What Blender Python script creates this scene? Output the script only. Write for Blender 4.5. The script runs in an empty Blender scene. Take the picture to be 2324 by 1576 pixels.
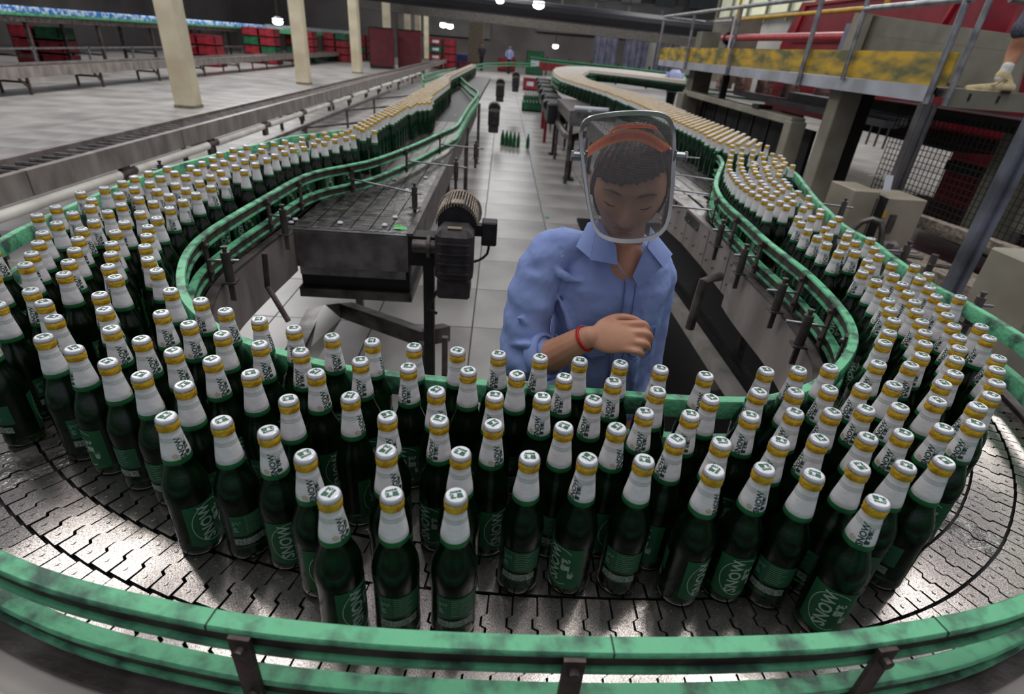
import bpy, math, random
import numpy as np
from mathutils import Vector, Matrix
random.seed(7); rng = np.random.RandomState(7)
S = bpy.context.scene; COL = S.collection
PI = math.pi

# ------------------------------------------------------------------ camera
ROT = np.array([[0.99763666, -0.05366597, -0.04290754], [-0.0113344, 0.48737926, -0.87311683], [0.06776891, 0.87153969, 0.48561914]])
FPX = 1232.519; CAM = np.array([0.0, 0.0, 1.785])
cd = bpy.data.cameras.new('camera'); cam = bpy.data.objects.new('camera', cd); COL.objects.link(cam)
cd.sensor_fit = 'HORIZONTAL'; cd.sensor_width = 36; cd.lens = 36 * FPX / 2324; cd.clip_end = 300; cd.clip_start = .02
cd.dof.use_dof = True; cd.dof.focus_distance = 1.15; cd.dof.aperture_fstop = 4.0
m = Matrix(ROT.tolist()).to_4x4(); m.translation = Vector(CAM); cam.matrix_world = m
S.camera = cam

# ------------------------------------------------------------------ world and light of the hall, with added fill
W = bpy.data.worlds.new('hall_air'); S.world = W; W.use_nodes = True
bg = W.node_tree.nodes['Background']; bg.inputs[0].default_value = (.78, .80, .90, 1); bg.inputs[1].default_value = .40
def area(name, loc, sx, sy, power, col=(1, .98, .95), rot=(0, 0, 0)):
    l = bpy.data.lights.new(name, 'AREA'); l.shape = 'RECTANGLE'; l.size = sx; l.size_y = sy; l.energy = power; l.color = col
    o = bpy.data.objects.new(name, l); COL.objects.link(o); o.location = loc; o.rotation_euler = rot; return o
LIGHTS = [(-4.0, 4.2, 7, 1.5, .9, 85), (0, 1.5, 7.5, 9, 6, 270), (2.0, 3.1, 7, .8, .8, 80), (8.6, 6.8, 7, 1.5, 1.5, 120), (1.2, 11, 7.2, 1.3, 4, 100), (-8, 14, 7.5, 2.5, 8, 900),  # second entry is an added broad fill that lifts the front, not a roof opening
          (-2, 21, 7.5, 2, 8, 260), (8, 18, 7.5, 2, 8, 600), (-12, 28, 7.5, 3, 10, 1100), (0, 38, 8, 3, 10, 700), (9, 34, 8, 3, 8, 600), (0, 54, 7, 30, 2, 1500)]  # last entry is an added wide fill to brighten the back wall
for i, (x, y, z, sx, sy, p) in enumerate(LIGHTS): area('skylight_and_fill', (x, y, z), sx, sy, p, (1, .985, .96))
S.view_settings.view_transform = 'Standard'; S.view_settings.look = 'None'; S.view_settings.gamma = 1; S.view_settings.use_curve_mapping = False
S.view_settings.exposure = -0.05
S.cycles.max_bounces = 7; S.cycles.transmission_bounces = 6; S.cycles.glossy_bounces = 3; S.cycles.diffuse_bounces = 3
S.cycles.transparent_max_bounces = 12; S.cycles.caustics_refractive = False; S.cycles.caustics_reflective = False
S.cycles.sample_clamp_indirect = 4

# ------------------------------------------------------------------ helpers
def PX(px, py, ax, val):
    """photo direction met with the plane x=val, y=val or z=val"""
    d = ROT @ np.array([px - 1162, -(py - 788), -FPX]); t = (val - CAM[ax]) / d[ax]
    return CAM + t * d
def lin(c): return tuple(((v / 255) / 12.92 if v <= 10 else (((v / 255) + .055) / 1.055) ** 2.4) for v in c)
MATS = {}
def mat(name, rgb, rough=.5, metal=0, rgb2=None, scale=8, detail=4, bump=0, bscale=60, trans=0, ior=1.45, coat=0, contrast=(.35, .65), emit=None, alpha=1, stretch=None, spec=None):
    if name in MATS: return MATS[name]
    M = bpy.data.materials.new(name); M.use_nodes = True; nt = M.node_tree; N = nt.nodes; L = nt.links
    b = N['Principled BSDF']; c = lin(rgb) + (1,)
    b.inputs['Base Color'].default_value = c; b.inputs['Roughness'].default_value = rough; b.inputs['Metallic'].default_value = metal
    b.inputs['Transmission Weight'].default_value = trans; b.inputs['IOR'].default_value = ior; b.inputs['Coat Weight'].default_value = coat
    b.inputs['Alpha'].default_value = alpha
    if spec is not None: b.inputs['Specular IOR Level'].default_value = spec
    tc = N.new('ShaderNodeTexCoord'); src = tc.outputs['Object']
    if stretch:
        mp = N.new('ShaderNodeMapping'); mp.inputs['Scale'].default_value = stretch; L.new(src, mp.inputs[0]); src = mp.outputs[0]
    if rgb2 is None: rgb2 = tuple(int(v * .82) for v in rgb)
    n = N.new('ShaderNodeTexNoise'); n.inputs['Scale'].default_value = scale; n.inputs['Detail'].default_value = detail; L.new(src, n.inputs['Vector'])
    r = N.new('ShaderNodeValToRGB'); r.color_ramp.elements[0].position = contrast[0]; r.color_ramp.elements[1].position = contrast[1]
    r.color_ramp.elements[0].color = lin(rgb2) + (1,); r.color_ramp.elements[1].color = c
    L.new(n.outputs[0], r.inputs[0]); L.new(r.outputs[0], b.inputs['Base Color'])
    if bump:
        n2 = N.new('ShaderNodeTexNoise'); n2.inputs['Scale'].default_value = bscale; n2.inputs['Detail'].default_value = 3; L.new(src, n2.inputs['Vector'])
        bp = N.new('ShaderNodeBump'); bp.inputs['Strength'].default_value = bump; bp.inputs['Distance'].default_value = .01
        L.new(n2.outputs[0], bp.inputs['Height']); L.new(bp.outputs[0], b.inputs['Normal'])
    if emit:
        b.inputs['Emission Color'].default_value = lin(emit[0]) + (1,); b.inputs['Emission Strength'].default_value = emit[1]
    MATS[name] = M; return M
def tag(o, label=None, cat=None, group=None, kind=None):
    if label: o['label'] = label
    if cat: o['category'] = cat
    if group: o['group'] = group
    if kind: o['kind'] = kind
    return o
def empty(name, loc=(0, 0, 0), rz=0, label=None, cat=None, group=None, parent=None):
    o = bpy.data.objects.new(name, None); COL.objects.link(o); o.location = loc; o.rotation_euler = (0, 0, rz); o.empty_display_size = .05
    tag(o, label, cat, group)
    if parent: o.parent = parent
    return o
def V3(p): return np.array(p, float)
def frame(d):
    d = V3(d); d /= np.linalg.norm(d) + 1e-12
    up = V3((0, 0, 1)) if abs(d[2]) < .95 else V3((0, 1, 0))
    s = np.cross(d, up); s /= np.linalg.norm(s); u = np.cross(s, d); return d, s, u
class MB:
    def __init__(s): s.v = []; s.f = []; s.m = []; s.cur = 0
    def add(s, v, f):
        o = len(s.v); s.v += [tuple(map(float, p)) for p in v]; s.f += [tuple(i + o for i in q) for q in f]; s.m += [s.cur] * len(f); return s
    def box(s, c, size, rz=0, bev=0):
        c = V3(c); h = V3(size) / 2; ca, sa = math.cos(rz), math.sin(rz); b = min(bev, min(h) * .9)
        if b > 0:
            pts = []
            for z, k in ((-h[2], b), (-h[2] + b, 0), (h[2] - b, 0), (h[2], b)):
                x, y = h[0] - k, h[1] - k
                q = b if k == 0 else 0
                pts += [(x - q, -y, z), (x, -y + q, z), (x, y - q, z), (x - q, y, z), (-x + q, y, z), (-x, y - q, z), (-x, -y + q, z), (-x + q, -y, z)]
            f = [tuple(range(7, -1, -1)), tuple(range(24, 32))]
            for k in range(3):
                for i in range(8): j = (i + 1) % 8; f.append((k * 8 + i, k * 8 + j, k * 8 + 8 + j, k * 8 + 8 + i))
        else:
            pts = [(x * h[0], y * h[1], z * h[2]) for z in (-1, 1) for x, y in ((-1, -1), (1, -1), (1, 1), (-1, 1))]
            f = [(3, 2, 1, 0), (4, 5, 6, 7), (0, 1, 5, 4), (1, 2, 6, 5), (2, 3, 7, 6), (3, 0, 4, 7)]
        return s.add([(c[0] + p[0] * ca - p[1] * sa, c[1] + p[0] * sa + p[1] * ca, c[2] + p[2]) for p in pts], f)
    def bar(s, a, b, w, h):
        a, b = V3(a), V3(b); d, sd, u = frame(b - a); v = []
        for p in (a, b):
            for x, y in ((-1, -1), (1, -1), (1, 1), (-1, 1)): v.append(p + sd * x * w / 2 + u * y * h / 2)
        return s.add(v, [(3, 2, 1, 0), (4, 5, 6, 7), (0, 1, 5, 4), (1, 2, 6, 5), (2, 3, 7, 6), (3, 0, 4, 7)])
    def tube(s, pts, r, seg=10, closed=False):
        pts = [V3(p) for p in pts]; n = len(pts); rs = r if hasattr(r, '__len__') else [r] * n; v = []; prev = None
        for i, p in enumerate(pts):
            a = pts[(i - 1) % n] if (i > 0 or closed) else p; b = pts[(i + 1) % n] if (i < n - 1 or closed) else p
            d = b - a; d = d / (np.linalg.norm(d) + 1e-12)
            if prev is None: _, sd, u = frame(d)
            else:
                u = prev - d * np.dot(prev, d); u /= np.linalg.norm(u) + 1e-12; sd = np.cross(d, u)
            prev = u
            for k in range(seg): t = 2 * PI * k / seg; v.append(p + (sd * math.cos(t) + u * math.sin(t)) * rs[i])
        f = []
        for i in range(n if closed else n - 1):
            for k in range(seg): a = i * seg + k; b = i * seg + (k + 1) % seg; j = ((i + 1) % n) * seg; f.append((a, b, j + (k + 1) % seg, j + k))
        if not closed: f.append(tuple(range(seg - 1, -1, -1))); f.append(tuple((n - 1) * seg + k for k in range(seg)))
        return s.add(v, f)
    def cyl(s, a, b, r, seg=14, r2=None): return s.tube([a, b], [r, r if r2 is None else r2], seg)
    def lathe(s, prof, c=(0, 0, 0), seg=24, close=True, ripple=None):
        v = []; f = []; n = len(prof)
        for i, (r, z) in enumerate(prof):
            for k in range(seg):
                t = 2 * PI * k / seg; rr = r * (1 + (ripple[i] if ripple else 0) * (1 if k % 2 else -1)); v.append((c[0] + rr * math.cos(t), c[1] + rr * math.sin(t), c[2] + z))
        for i in range(n - 1):
            for k in range(seg): f.append((i * seg + k, i * seg + (k + 1) % seg, (i + 1) * seg + (k + 1) % seg, (i + 1) * seg + k))
        if close: f.append(tuple(range(seg - 1, -1, -1))); f.append(tuple((n - 1) * seg + k for k in range(seg)))
        return s.add(v, f)
    def prism(s, poly, z0, z1):
        n = len(poly); v = [(x, y, z0) for x, y in poly] + [(x, y, z1) for x, y in poly]
        return s.add(v, [tuple(range(n - 1, -1, -1)), tuple(range(n, 2 * n))] + [(i, (i + 1) % n, n + (i + 1) % n, n + i) for i in range(n)])
    def slab(s, pts, th):
        """flat polygon in space given a thickness"""
        pts = [V3(p) for p in pts]; nrm = np.cross(pts[1] - pts[0], pts[2] - pts[0]); nrm /= np.linalg.norm(nrm); n = len(pts)
        v = pts + [p + nrm * th for p in pts]
        return s.add(v, [tuple(range(n - 1, -1, -1)), tuple(range(n, 2 * n))] + [(i, (i + 1) % n, n + (i + 1) % n, n + i) for i in range(n)])
    def sweep(s, path, prof, closed=True):
        """path: xy(z) points; prof: (u sideways, z) list; u to the left of travel"""
        P = [V3(p if len(p) == 3 else (p[0], p[1], 0)) for p in path]; n = len(P); k = len(prof); v = []
        for i, p in enumerate(P):
            d = P[min(i + 1, n - 1)] - P[max(i - 1, 0)]; d[2] = 0; d /= np.linalg.norm(d) + 1e-12; l = V3((-d[1], d[0], 0))
            for u, z in prof: v.append(p + l * u + V3((0, 0, z)))
        f = []
        for i in range(n - 1):
            for j in range(k if closed else k - 1): f.append((i * k + j, i * k + (j + 1) % k, (i + 1) * k + (j + 1) % k, (i + 1) * k + j))
        if closed: f.append(tuple(range(k - 1, -1, -1))); f.append(tuple((n - 1) * k + j for j in range(k)))
        return s.add(v, f)
    def mesh(s, name, mats, smooth=None):
        me = bpy.data.meshes.new(name); me.from_pydata(s.v, [], s.f)
        for mm in (mats if isinstance(mats, (list, tuple)) else [mats]): me.materials.append(mm)
        if any(s.m): me.polygons.foreach_set('material_index', s.m)
        if smooth: me.shade_smooth(); me.set_sharp_from_angle(angle=smooth)
        me.update(); return me
    def build(s, name, mats, parent=None, smooth=None, label=None, cat=None, group=None, kind=None):
        return link(name, s.mesh(name, mats, smooth), parent, label=label, cat=cat, group=group, kind=kind)
def link(name, me, parent=None, loc=None, rz=None, label=None, cat=None, group=None, kind=None):
    o = bpy.data.objects.new(name, me); COL.objects.link(o)
    if parent is not None:
        o.parent = parent
    if loc is not None: o.location = loc
    if rz is not None: o.rotation_euler = (0, 0, rz)
    return tag(o, label, cat, group, kind)
def smooth_path(pts, step=.05, closed=False):
    pts = [V3(p) for p in pts]; out = []; n = len(pts)
    for i in range(n - 1):
        p0, p1, p2, p3 = pts[max(i - 1, 0)], pts[i], pts[i + 1], pts[min(i + 2, n - 1)]
        k = max(1, int(np.linalg.norm(p2 - p1) / step))
        for j in range(k):
            t = j / k; out.append(.5 * ((2 * p1) + (p2 - p0) * t + (2 * p0 - 5 * p1 + 4 * p2 - p3) * t * t + (3 * p1 - p0 - 3 * p2 + p3) * t ** 3))
    out.append(pts[-1]); return out
def resample(path, n):
    P = np.array(path); d = np.r_[0, np.cumsum(np.linalg.norm(np.diff(P, axis=0), axis=1))]
    s = np.linspace(0, d[-1], n); return np.stack([np.interp(s, d, P[:, i]) for i in range(P.shape[1])], 1)
def text_mesh(txt, size, name='text', extrude=0, bold=0, cut=.0022):
    c = bpy.data.curves.new(name, 'FONT'); c.body = txt; c.size = size; c.align_x = 'CENTER'; c.align_y = 'CENTER'; c.extrude = extrude; c.resolution_u = 2; c.offset = bold
    o = bpy.data.objects.new(name, c); COL.objects.link(o); dg = bpy.context.evaluated_depsgraph_get()
    me = bpy.data.meshes.new_from_object(o.evaluated_get(dg)); bpy.data.objects.remove(o); bpy.data.curves.remove(c)
    import bmesh
    bm = bmesh.new(); bm.from_mesh(me); bmesh.ops.remove_doubles(bm, verts=bm.verts, dist=1e-6)
    for ax in (0, 1):
        lo = min(p.co[ax] for p in bm.verts); hi = max(p.co[ax] for p in bm.verts); q = lo + cut
        while q < hi:
            no = [0, 0, 0]; no[ax] = 1; co = [0, 0, 0]; co[ax] = q
            bmesh.ops.bisect_plane(bm, geom=bm.verts[:] + bm.edges[:] + bm.faces[:], plane_co=co, plane_no=no, dist=1e-7); q += cut
    bm.verts.index_update(); v = [tuple(p.co) for p in bm.verts]; f = [tuple(p.index for p in q.verts) for q in bm.faces]; bm.free(); bpy.data.meshes.remove(me); return v, f

# ------------------------------------------------------------------ materials
steel = mat('brushed_steel', (150, 148, 150), .32, .85, (110, 108, 108), 12, bump=.08)
dsteel = mat('dirty_steel', (112, 106, 104), .45, .7, (70, 64, 62), 9, bump=.15)
panel = mat('stained_steel_panel', (146, 138, 134), .42, .3, (108, 100, 96), 5, bump=.05, stretch=(1, 1, .4))
brown = mat('grimy_bracket_steel', (92, 80, 76), .5, .6, (58, 48, 46), 20, bump=.2)
green = mat('mint_green_plastic', (98, 178, 134), .5, 0, (58, 92, 76), 20, 12, bump=.3, bscale=70, contrast=(.36, .54))
green_d = mat('deep_green_plastic', (30, 112, 72), .45, 0, (20, 84, 54), 9, 5)
greenrail = mat('far_green_paint', (74, 160, 112), .5, 0, (50, 116, 80), 9, 5)
black = mat('black_cast_metal', (40, 38, 40), .55, .3, (26, 24, 26), 15, bump=.2)
motor_m = mat('dusty_motor_paint', (62, 58, 60), .6, .2, (42, 38, 40), 18, bump=.2)
dust = mat('dust_film', (150, 138, 124), .8, 0, (92, 84, 78), 30)
cream = mat('cream_paint', (205, 196, 172), .6, 0, (180, 168, 142), 1.6, 6)
beige = mat('machine_beige', (120, 118, 106), .5, 0, (100, 98, 86), 3, 5)
beige_l = mat('machine_beige_light', (150, 146, 132), .5, 0, (128, 122, 108), 3, 5)
red = mat('machine_red', (134, 26, 42), .4, 0, (110, 20, 34), 3)
red_d = mat('dark_red_cover', (96, 26, 36), .6, 0, (78, 20, 28), 3)
crate_red = mat('crate_red', (146, 34, 46), .5, 0, (104, 22, 32), 6)
crate_green = mat('crate_green', (28, 96, 62), .5, 0, (18, 66, 44), 6)
yellow = mat('yellow_paint', (205, 165, 45), .5, 0, (180, 138, 30), 5)
kick_m = mat('worn_yellow_kickplate', (196, 158, 44), .55, 0, (92, 94, 62), 5, 12, contrast=(.38, .62), stretch=(1, .5, 1.6))
white_m = mat('white_paint', (205, 208, 214), .5, 0, (176, 180, 188), 3)
galv = mat('galvanised_tube', (165, 168, 172), .35, .8, (120, 122, 126), 10)
pipe_w = mat('white_pipe', (222, 218, 210), .5, 0, (190, 184, 176), 3)
rubber = mat('black_rubber', (24, 24, 26), .6, 0)
wire_m = mat('wire_dark', (52, 52, 48), .5, .4)
grey_dark = mat('dark_grey_metal', (44, 43, 44), .5, .4, (30, 29, 30), 6)  # dark grey metal with a slight random mottle
pit = mat('wet_black_floor', (20, 18, 19), .6, 0, (74, 68, 69), 3, 6, bump=.15, bscale=6, contrast=(.32, .36), spec=.08)
wallm = mat('wall_panel', (160, 158, 154), .8, 0, (136, 134, 130), .4, 3)
walld = mat('dark_wall', (92, 88, 86), .8, 0, (70, 66, 64), .3, 3)
winm = mat('window_glass_dark', (60, 68, 66), .15, 0, (44, 52, 50), 1)
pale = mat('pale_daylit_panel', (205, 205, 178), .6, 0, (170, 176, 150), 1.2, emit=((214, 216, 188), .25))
lamp_m = mat('lit_lamp', (255, 255, 255), .5, emit=((240, 248, 255), 14))
curtain_m = mat('blue_grey_curtain', (140, 142, 160), .8, 0, (104, 106, 124), 2)
# ------------------------------------------------------------------ belt curves (world metres, belt top at z = 1.0, floor at 0)
INN = [(-.36, 5.45), (-.37, 4.82), (-.47, 4.27), (-.57, 3.73), (-.70, 3.21), (-.81, 2.98), (-.89, 2.84), (-.94, 2.65), (-.955, 2.31), (-.965, 2.04), (-.965, 1.81), (-.94, 1.63), (-.88, 1.46), (-.80, 1.31),
       (-.72, 1.21), (-.62, 1.12), (-.52, 1.06), (-.32, .985), (-.1, .955), (.18, .94), (.45, .93), (.61, .95), (.77, 1.04), (.925, 1.20), (1.01, 1.35), (1.055, 1.52), (1.085, 1.74), (1.09, 1.9), (1.095, 2.11), (1.12, 2.39),
       (1.15, 2.75), (1.24, 3.13), (1.40, 3.54), (1.57, 3.95), (1.66, 4.38), (1.72, 4.96), (1.74, 5.6), (1.74, 6.4), (1.72, 7.46), (1.64, 8.97), (1.45, 10.57), (1.2, 12.11), (1.15, 13.63), (1.3, 16.2), (1.6, 18.7)]
OUTL = [(-1.13, 4.16), (-1.2, 4.03), (-1.36, 3.74), (-1.42, 3.45), (-1.46, 3.28), (-1.52, 2.94), (-1.55, 2.75), (-1.56, 2.52), (-1.555, 2.23), (-1.54, 2.03), (-1.51, 1.75), (-1.48, 1.6), (-1.41, 1.32), (-1.30, 1.06), (-1.13, .82), (-.90, .615), (-.60, .476),
        (-.355, .417), (-.14, .394), (.12, .39), (.335, .397), (.512, .415), (.745, .467), (.97, .57), (1.17, .73), (1.33, .92), (1.43, 1.12), (1.49, 1.31), (1.51, 1.55), (1.50, 1.71), (1.53, 1.9), (1.555, 2.05), (1.58, 2.16), (1.585, 2.4), (1.64, 2.62),
        (1.72, 2.92), (1.85, 3.32), (1.98, 3.73), (2.06, 4.3), (2.1, 4.95)]
inn_s = smooth_path(INN, .04); out_s = smooth_path(OUTL, .04)

# ------------------------------------------------------------------ floor and hall
TILE = .695
fl = MB(); fl.box((4, 30, -.03), (60, 76, .04)); FLOOR = fl.build('floor', mat('floor_grout', (84, 80, 76), .7, 0, (70, 66, 62), 4), kind='structure')
tile_m = mat('terrazzo_tile', (164, 161, 158), .30, 0, (118, 114, 111), 1.1, 9, bump=.03, bscale=25, contrast=(.3, .62))
mb = MB(); mb.box((0, 0, -.004), (TILE - .008, TILE - .008, .012), bev=.002); tme = mb.mesh('tile', tile_m)
cells = []
for i in range(-30, 26):
    for j in range(-1, 60):
        x = -.125 + TILE * (i + .5); y = 3.468 + TILE * (j - 3 + .5)
        cells.append((x, y))
def inview(x, y, z=0):
    c = ROT.T @ (np.array([x, y, z]) - CAM)
    if c[2] > -.1: return False
    px = 1162 - FPX * c[0] / c[2]; py = 788 + FPX * c[1] / c[2]; return -150 < px < 2474 and -100 < py < 1650
near_c = [c for c in cells if inview(*c)]
aisle = [c for c in near_c if (-.5 < c[0] < 1.3 and c[1] < 16) or (-7.5 < c[0] < -1.6 and 2.5 < c[1] < 17) or (1.3 < c[0] < 6 and c[1] < 8)]
aisle.sort(key=lambda c: math.hypot(*c)); aisle = aisle[:300]; aset = set(aisle)
for (x, y) in aisle:
    o = link('tile', tme, FLOOR, (x, y, -.002 + random.uniform(-.0006, .0006)))
rest = MB()
for (x, y) in cells:
    if (x, y) not in aset: rest.box((x, y, -.006), (TILE - .008, TILE - .008, .012))
rest.build('distant_tiles', tile_m, FLOOR, kind='stuff')

def wall(name, c, size, m): b = MB(); b.box(c, size); return b.build(name, m, kind='structure')
WB = wall('wall_back', (2, 62, 5), (60, .3, 10), walld); wall('wall_left', (-26, 30, 5), (.3, 66, 10), walld); WR = wall('wall_right', (14, 34, 2), (.3, 60, 4), wallm)
b = MB()
for k in range(9): b.box((-14 + k * 3.6, 61.7, 8.6 - .05), (3.3, .2, 3.8))
b.build('wall_cladding', wallm, WB)
b = MB(); b.box((-6, 61.7, 3.8), (9, .2, 3.4)); b.box((10, 61.6, 4.6), (14, .3, 3)); b.build('lower_wall_cladding', mat('wall_grey', (98, 96, 94), .8, 0, (80, 78, 76), .5), WB)
for k in range(5):
    x = 5.2 + k * 3.3; w = MB(); w.box((x, 61.4, 7.6), (1.9, .1, 3.2)); wo = w.build('window_%d' % (k + 1), winm, kind='structure')
    g = MB(); g.box((x, 61.32, 7.6), (.06, .08, 3.2)); g.box((x, 61.32, 8.2), (1.9, .08, .06)); g.build('glazing_bar', walld, wo)
# right wall: pale daylit corrugated sheets above with mullions
for k in range(14):
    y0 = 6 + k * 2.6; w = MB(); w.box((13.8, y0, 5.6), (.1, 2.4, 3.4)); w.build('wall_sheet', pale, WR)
b = MB()
for k in range(15): b.box((13.6, 4.7 + k * 2.6, 5.5), (.12, .14, 3.6))
b.box((13.6, 25, 4.0), (.2, 44, .16)); b.build('mullion', beige, WR)
# columns, roof beams
col_b = MB(); col_b.box((0, 0, 3.6), (.44, .44, 7.2), bev=.03); cme = col_b.mesh('column', cream)
base_b = MB(); base_b.box((0, 0, .03), (.46, .46, .06), bev=.01); bme = base_b.mesh('column_base', mat('dirty_base', (130, 118, 100), .8))
clab = ['cream square concrete column standing nearest on the pale tiled floor', 'cream square column standing second in the row, behind the nearest one', 'cream square column standing third in the row, beside the dark red screens',
        'cream column rising behind the dark red screens', 'cream column just past the dark red screens', 'distant cream column, sixth in the row', 'distant cream column, seventh in the row', 'most distant cream column at the end of the row']
for k in range(8):
    o = link('column', cme, None, (-7.28 - .035 * k, 13.9 + 8.45 * k if k < 5 else 13.9 + 8.45 * k - (k - 4) * 2.5, 0), 0, clab[k], 'column', 'cream columns'); link('column_base', bme, o)
b = MB(); p0 = PX(960, -6, 1, 34); p1 = PX(1640, 72, 1, 34); p0 = p0 + (p0 - p1) * .4; b.tube([p0, p1], .42, 12)
b.build('pipe', mat('dark_pipe', (38, 38, 44), .5, .3), label='thick dark pipe crossing the hall high under the roof', cat='pipe')
b = MB(); p0 = PX(1000, 30, 1, 42); p1 = PX(1600, 100, 1, 42); p0 = p0 + (p0 - p1) * .3; p1 = p1 + (p1 - p0) * .05; b.bar(p0, p1, .8, .5)
for k in range(12):
    q = p0 + (p1 - p0) * k / 11; b.bar(q, q + V3((0, 0, 1.6)), .12, .12)
b.build('roof_truss', mat('roof_grey', (92, 88, 84), .7), label='grey roof girder with struts crossing behind the dark pipe', cat='girder')
b = MB(); b.bar((-7.6, 12, 5.6), (-7.6, 60, 5.6), .3, .5); b.bar((-6.2, 20, 6.0), (1.5, 60, 6.6), .25, .4); b.build('roof_beam', walld, label='long dark roof beam running over the row of cream columns', cat='beam')
# lamps far in the hall
for (px, py, Y, r, lab) in [(1223, 6, 30, .28, 'bright white hall lamp by the thick dark pipe'), (1135, -2, 31, .2, 'hall lamp at the top edge left of the brightest one'), (1006, 54, 46, .26, 'left lamp of the glowing pair above the red crates'),
                            (1021, 57, 46, .26, 'right lamp of the glowing pair above the red crates'), (1261, 103, 44, .22, 'small round glowing lamp above the far green conveyor'), (630, 44, 24, .2, 'oval glowing lamp beside the second cream column')]:
    c = PX(px, py, 1, Y); t = empty('hall_lamp', tuple(c), label=lab, cat='lamp')
    b = MB(); b.lathe([(.02, .5 * r), (r * .6, .4 * r), (r, -.1 * r), (r * 1.02, -.3 * r)], seg=16); b.build('lamp_shade', galv, t)
    b = MB(); b.lathe([(r * .3, -.9 * r), (r * .8, -.7 * r), (r * .95, -.3 * r), (r * .9, .1 * r)], seg=16); b.build('bulb', lamp_m, t, smooth=1)
    b = MB(); b.cyl((0, 0, r * .5), (0, 0, 2.5), .03, 6); b.build('hanger', wire_m, t)

# ------------------------------------------------------------------ the bottle conveyor: frame, chain tracks, plates
CONV = empty('bottle_conveyor', (0, .7, 0), label='curved steel slat conveyor carrying the green bottles round the front bend', cat='conveyor'); ORG = V3((0, .7, 0))
def cpart(mbd, name, m, **k):
    mbd.v = [(x - ORG[0], y - ORG[1], z - ORG[2]) for x, y, z in mbd.v]; return mbd.build(name, m, CONV, **k)
plate_m = mat('wet_slat_steel', (176, 170, 166), .115, .9, (120, 110, 106), 26, 6, bump=.08, bscale=70, contrast=(.35, .6))
def find(path, pt): return int(np.argmin([math.hypot(p[0] - pt[0], p[1] - pt[1]) for p in path]))
# paired stations across the belt (inner point, outer point)
PAIRS = [((-.955, 3.6), (-1.40, 3.6)), ((-.955, 3.2), (-1.46, 3.2)), ((-.955, 2.7), (-1.54, 2.7)), ((-.96, 2.3), (-1.545, 2.3)), ((-.965, 1.9), (-1.525, 1.9)), ((-.945, 1.65), (-1.48, 1.62)), ((-.88, 1.46), (-1.40, 1.3)), ((-.76, 1.25), (-1.22, .93)), ((-.62, 1.12), (-1.0, .69)),
         ((-.42, 1.02), (-.68, .505)), ((-.2, .965), (-.34, .415)), ((.0, .95), (-.05, .39)), ((.2, .94), (.2, .39)), ((.4, .93), (.43, .405)), ((.56, .94), (.70, .455)), ((.70, .99), (.95, .56)), ((.83, 1.09), (1.17, .73)), ((.94, 1.22), (1.34, .94)), ((1.02, 1.36), (1.44, 1.14)),
         ((1.07, 1.52), (1.50, 1.38)), ((1.10, 1.74), (1.50, 1.7)), ((1.105, 2.0), (1.55, 2.02)), ((1.125, 2.3), (1.58, 2.35)), ((1.16, 2.7), (1.66, 2.7)), ((1.26, 3.13), (1.79, 3.15)), ((1.41, 3.54), (1.92, 3.54)), ((1.57, 3.95), (2.02, 4.0)), ((1.70, 4.7), (2.08, 4.8))]
PI_ = smooth_path([p[0] for p in PAIRS], .04); 
def pair_curves(n=400):
    a = np.array([p[0] for p in PAIRS]); o = np.array([p[1] for p in PAIRS]); mid = (a + o) / 2
    d = np.r_[0, np.cumsum(np.linalg.norm(np.diff(mid, axis=0), axis=1))]; s = np.linspace(0, d[-1], n)
    ca = np.stack([np.interp(s, d, a[:, i]) for i in (0, 1)], 1); co = np.stack([np.interp(s, d, o[:, i]) for i in (0, 1)], 1)
    k = np.ones(15) / 15
    def sm(c): p = np.pad(c, ((7, 7), (0, 0)), 'edge'); return np.stack([np.convolve(p[:, i], k, 'valid') for i in (0, 1)], 1)
    return sm(ca), sm(co)
CA, CO = pair_curves()
NT = 6
def track(t0, t1): 
    m0 = .012
    f = lambda t: CA + (CO - CA) * (m0 + t * (1 - 2 * m0)); return f(t0 / NT), f(t1 / NT)
# plate outline with the stepped hinge edge, unit pitch along x, unit width along y
SL = [(.0, -.49), (.0, -.10), (.20, -.04), (.20, .14), (.0, .18), (.0, .49)]
poly = [(x - .5 + .045, y) for x, y in SL] + [(x + .5 - .045, y) for x, y in reversed(SL)]
pl = MB(); pl.prism(poly, -.004, 0)
for cx_, cy_ in ((.02, -.30), (.05, .33)): pl.lathe([(.05, 0), (.04, .0012)], (cx_, cy_, 0), 6)
plate_me = pl.mesh('link_plate', plate_m)
plates = []
for k in range(NT):
    a, b_ = track(k, k + 1); c = (a + b_) / 2; seg = np.linalg.norm(np.diff(c, axis=0), axis=1); d = np.r_[0, np.cumsum(seg)]
    n = int(d[-1] / .0402)
    for i in range(n):
        s = (i + .5) * d[-1] / n; idx = min(int(np.searchsorted(d, s)), len(d) - 1)
        p = np.array([np.interp(s, d, c[:, 0]), np.interp(s, d, c[:, 1])]); A_ = np.array([np.interp(s, d, a[:, j]) for j in (0, 1)]); B_ = np.array([np.interp(s, d, b_[:, j]) for j in (0, 1)])
        w = np.linalg.norm(B_ - A_); acr = B_ - A_; rz = math.atan2(acr[1], acr[0]) - PI / 2
        if w < .03: continue
        plates.append((p[0], p[1], rz, d[-1] / n, w - .004, random.uniform(-.0007, .0007)))
def plate_rank(p):
    x, y = p[0], p[1]; vis = 0 if inview(x, y, 1) else 5
    open_ = 0 if (y < .68 or x > 1.02 and y < 1.15 or x < -.95 and y < .9) else 1.2
    return vis + open_ + math.hypot(x, y) * .5
plates.sort(key=plate_rank)
stf = MB()
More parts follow.
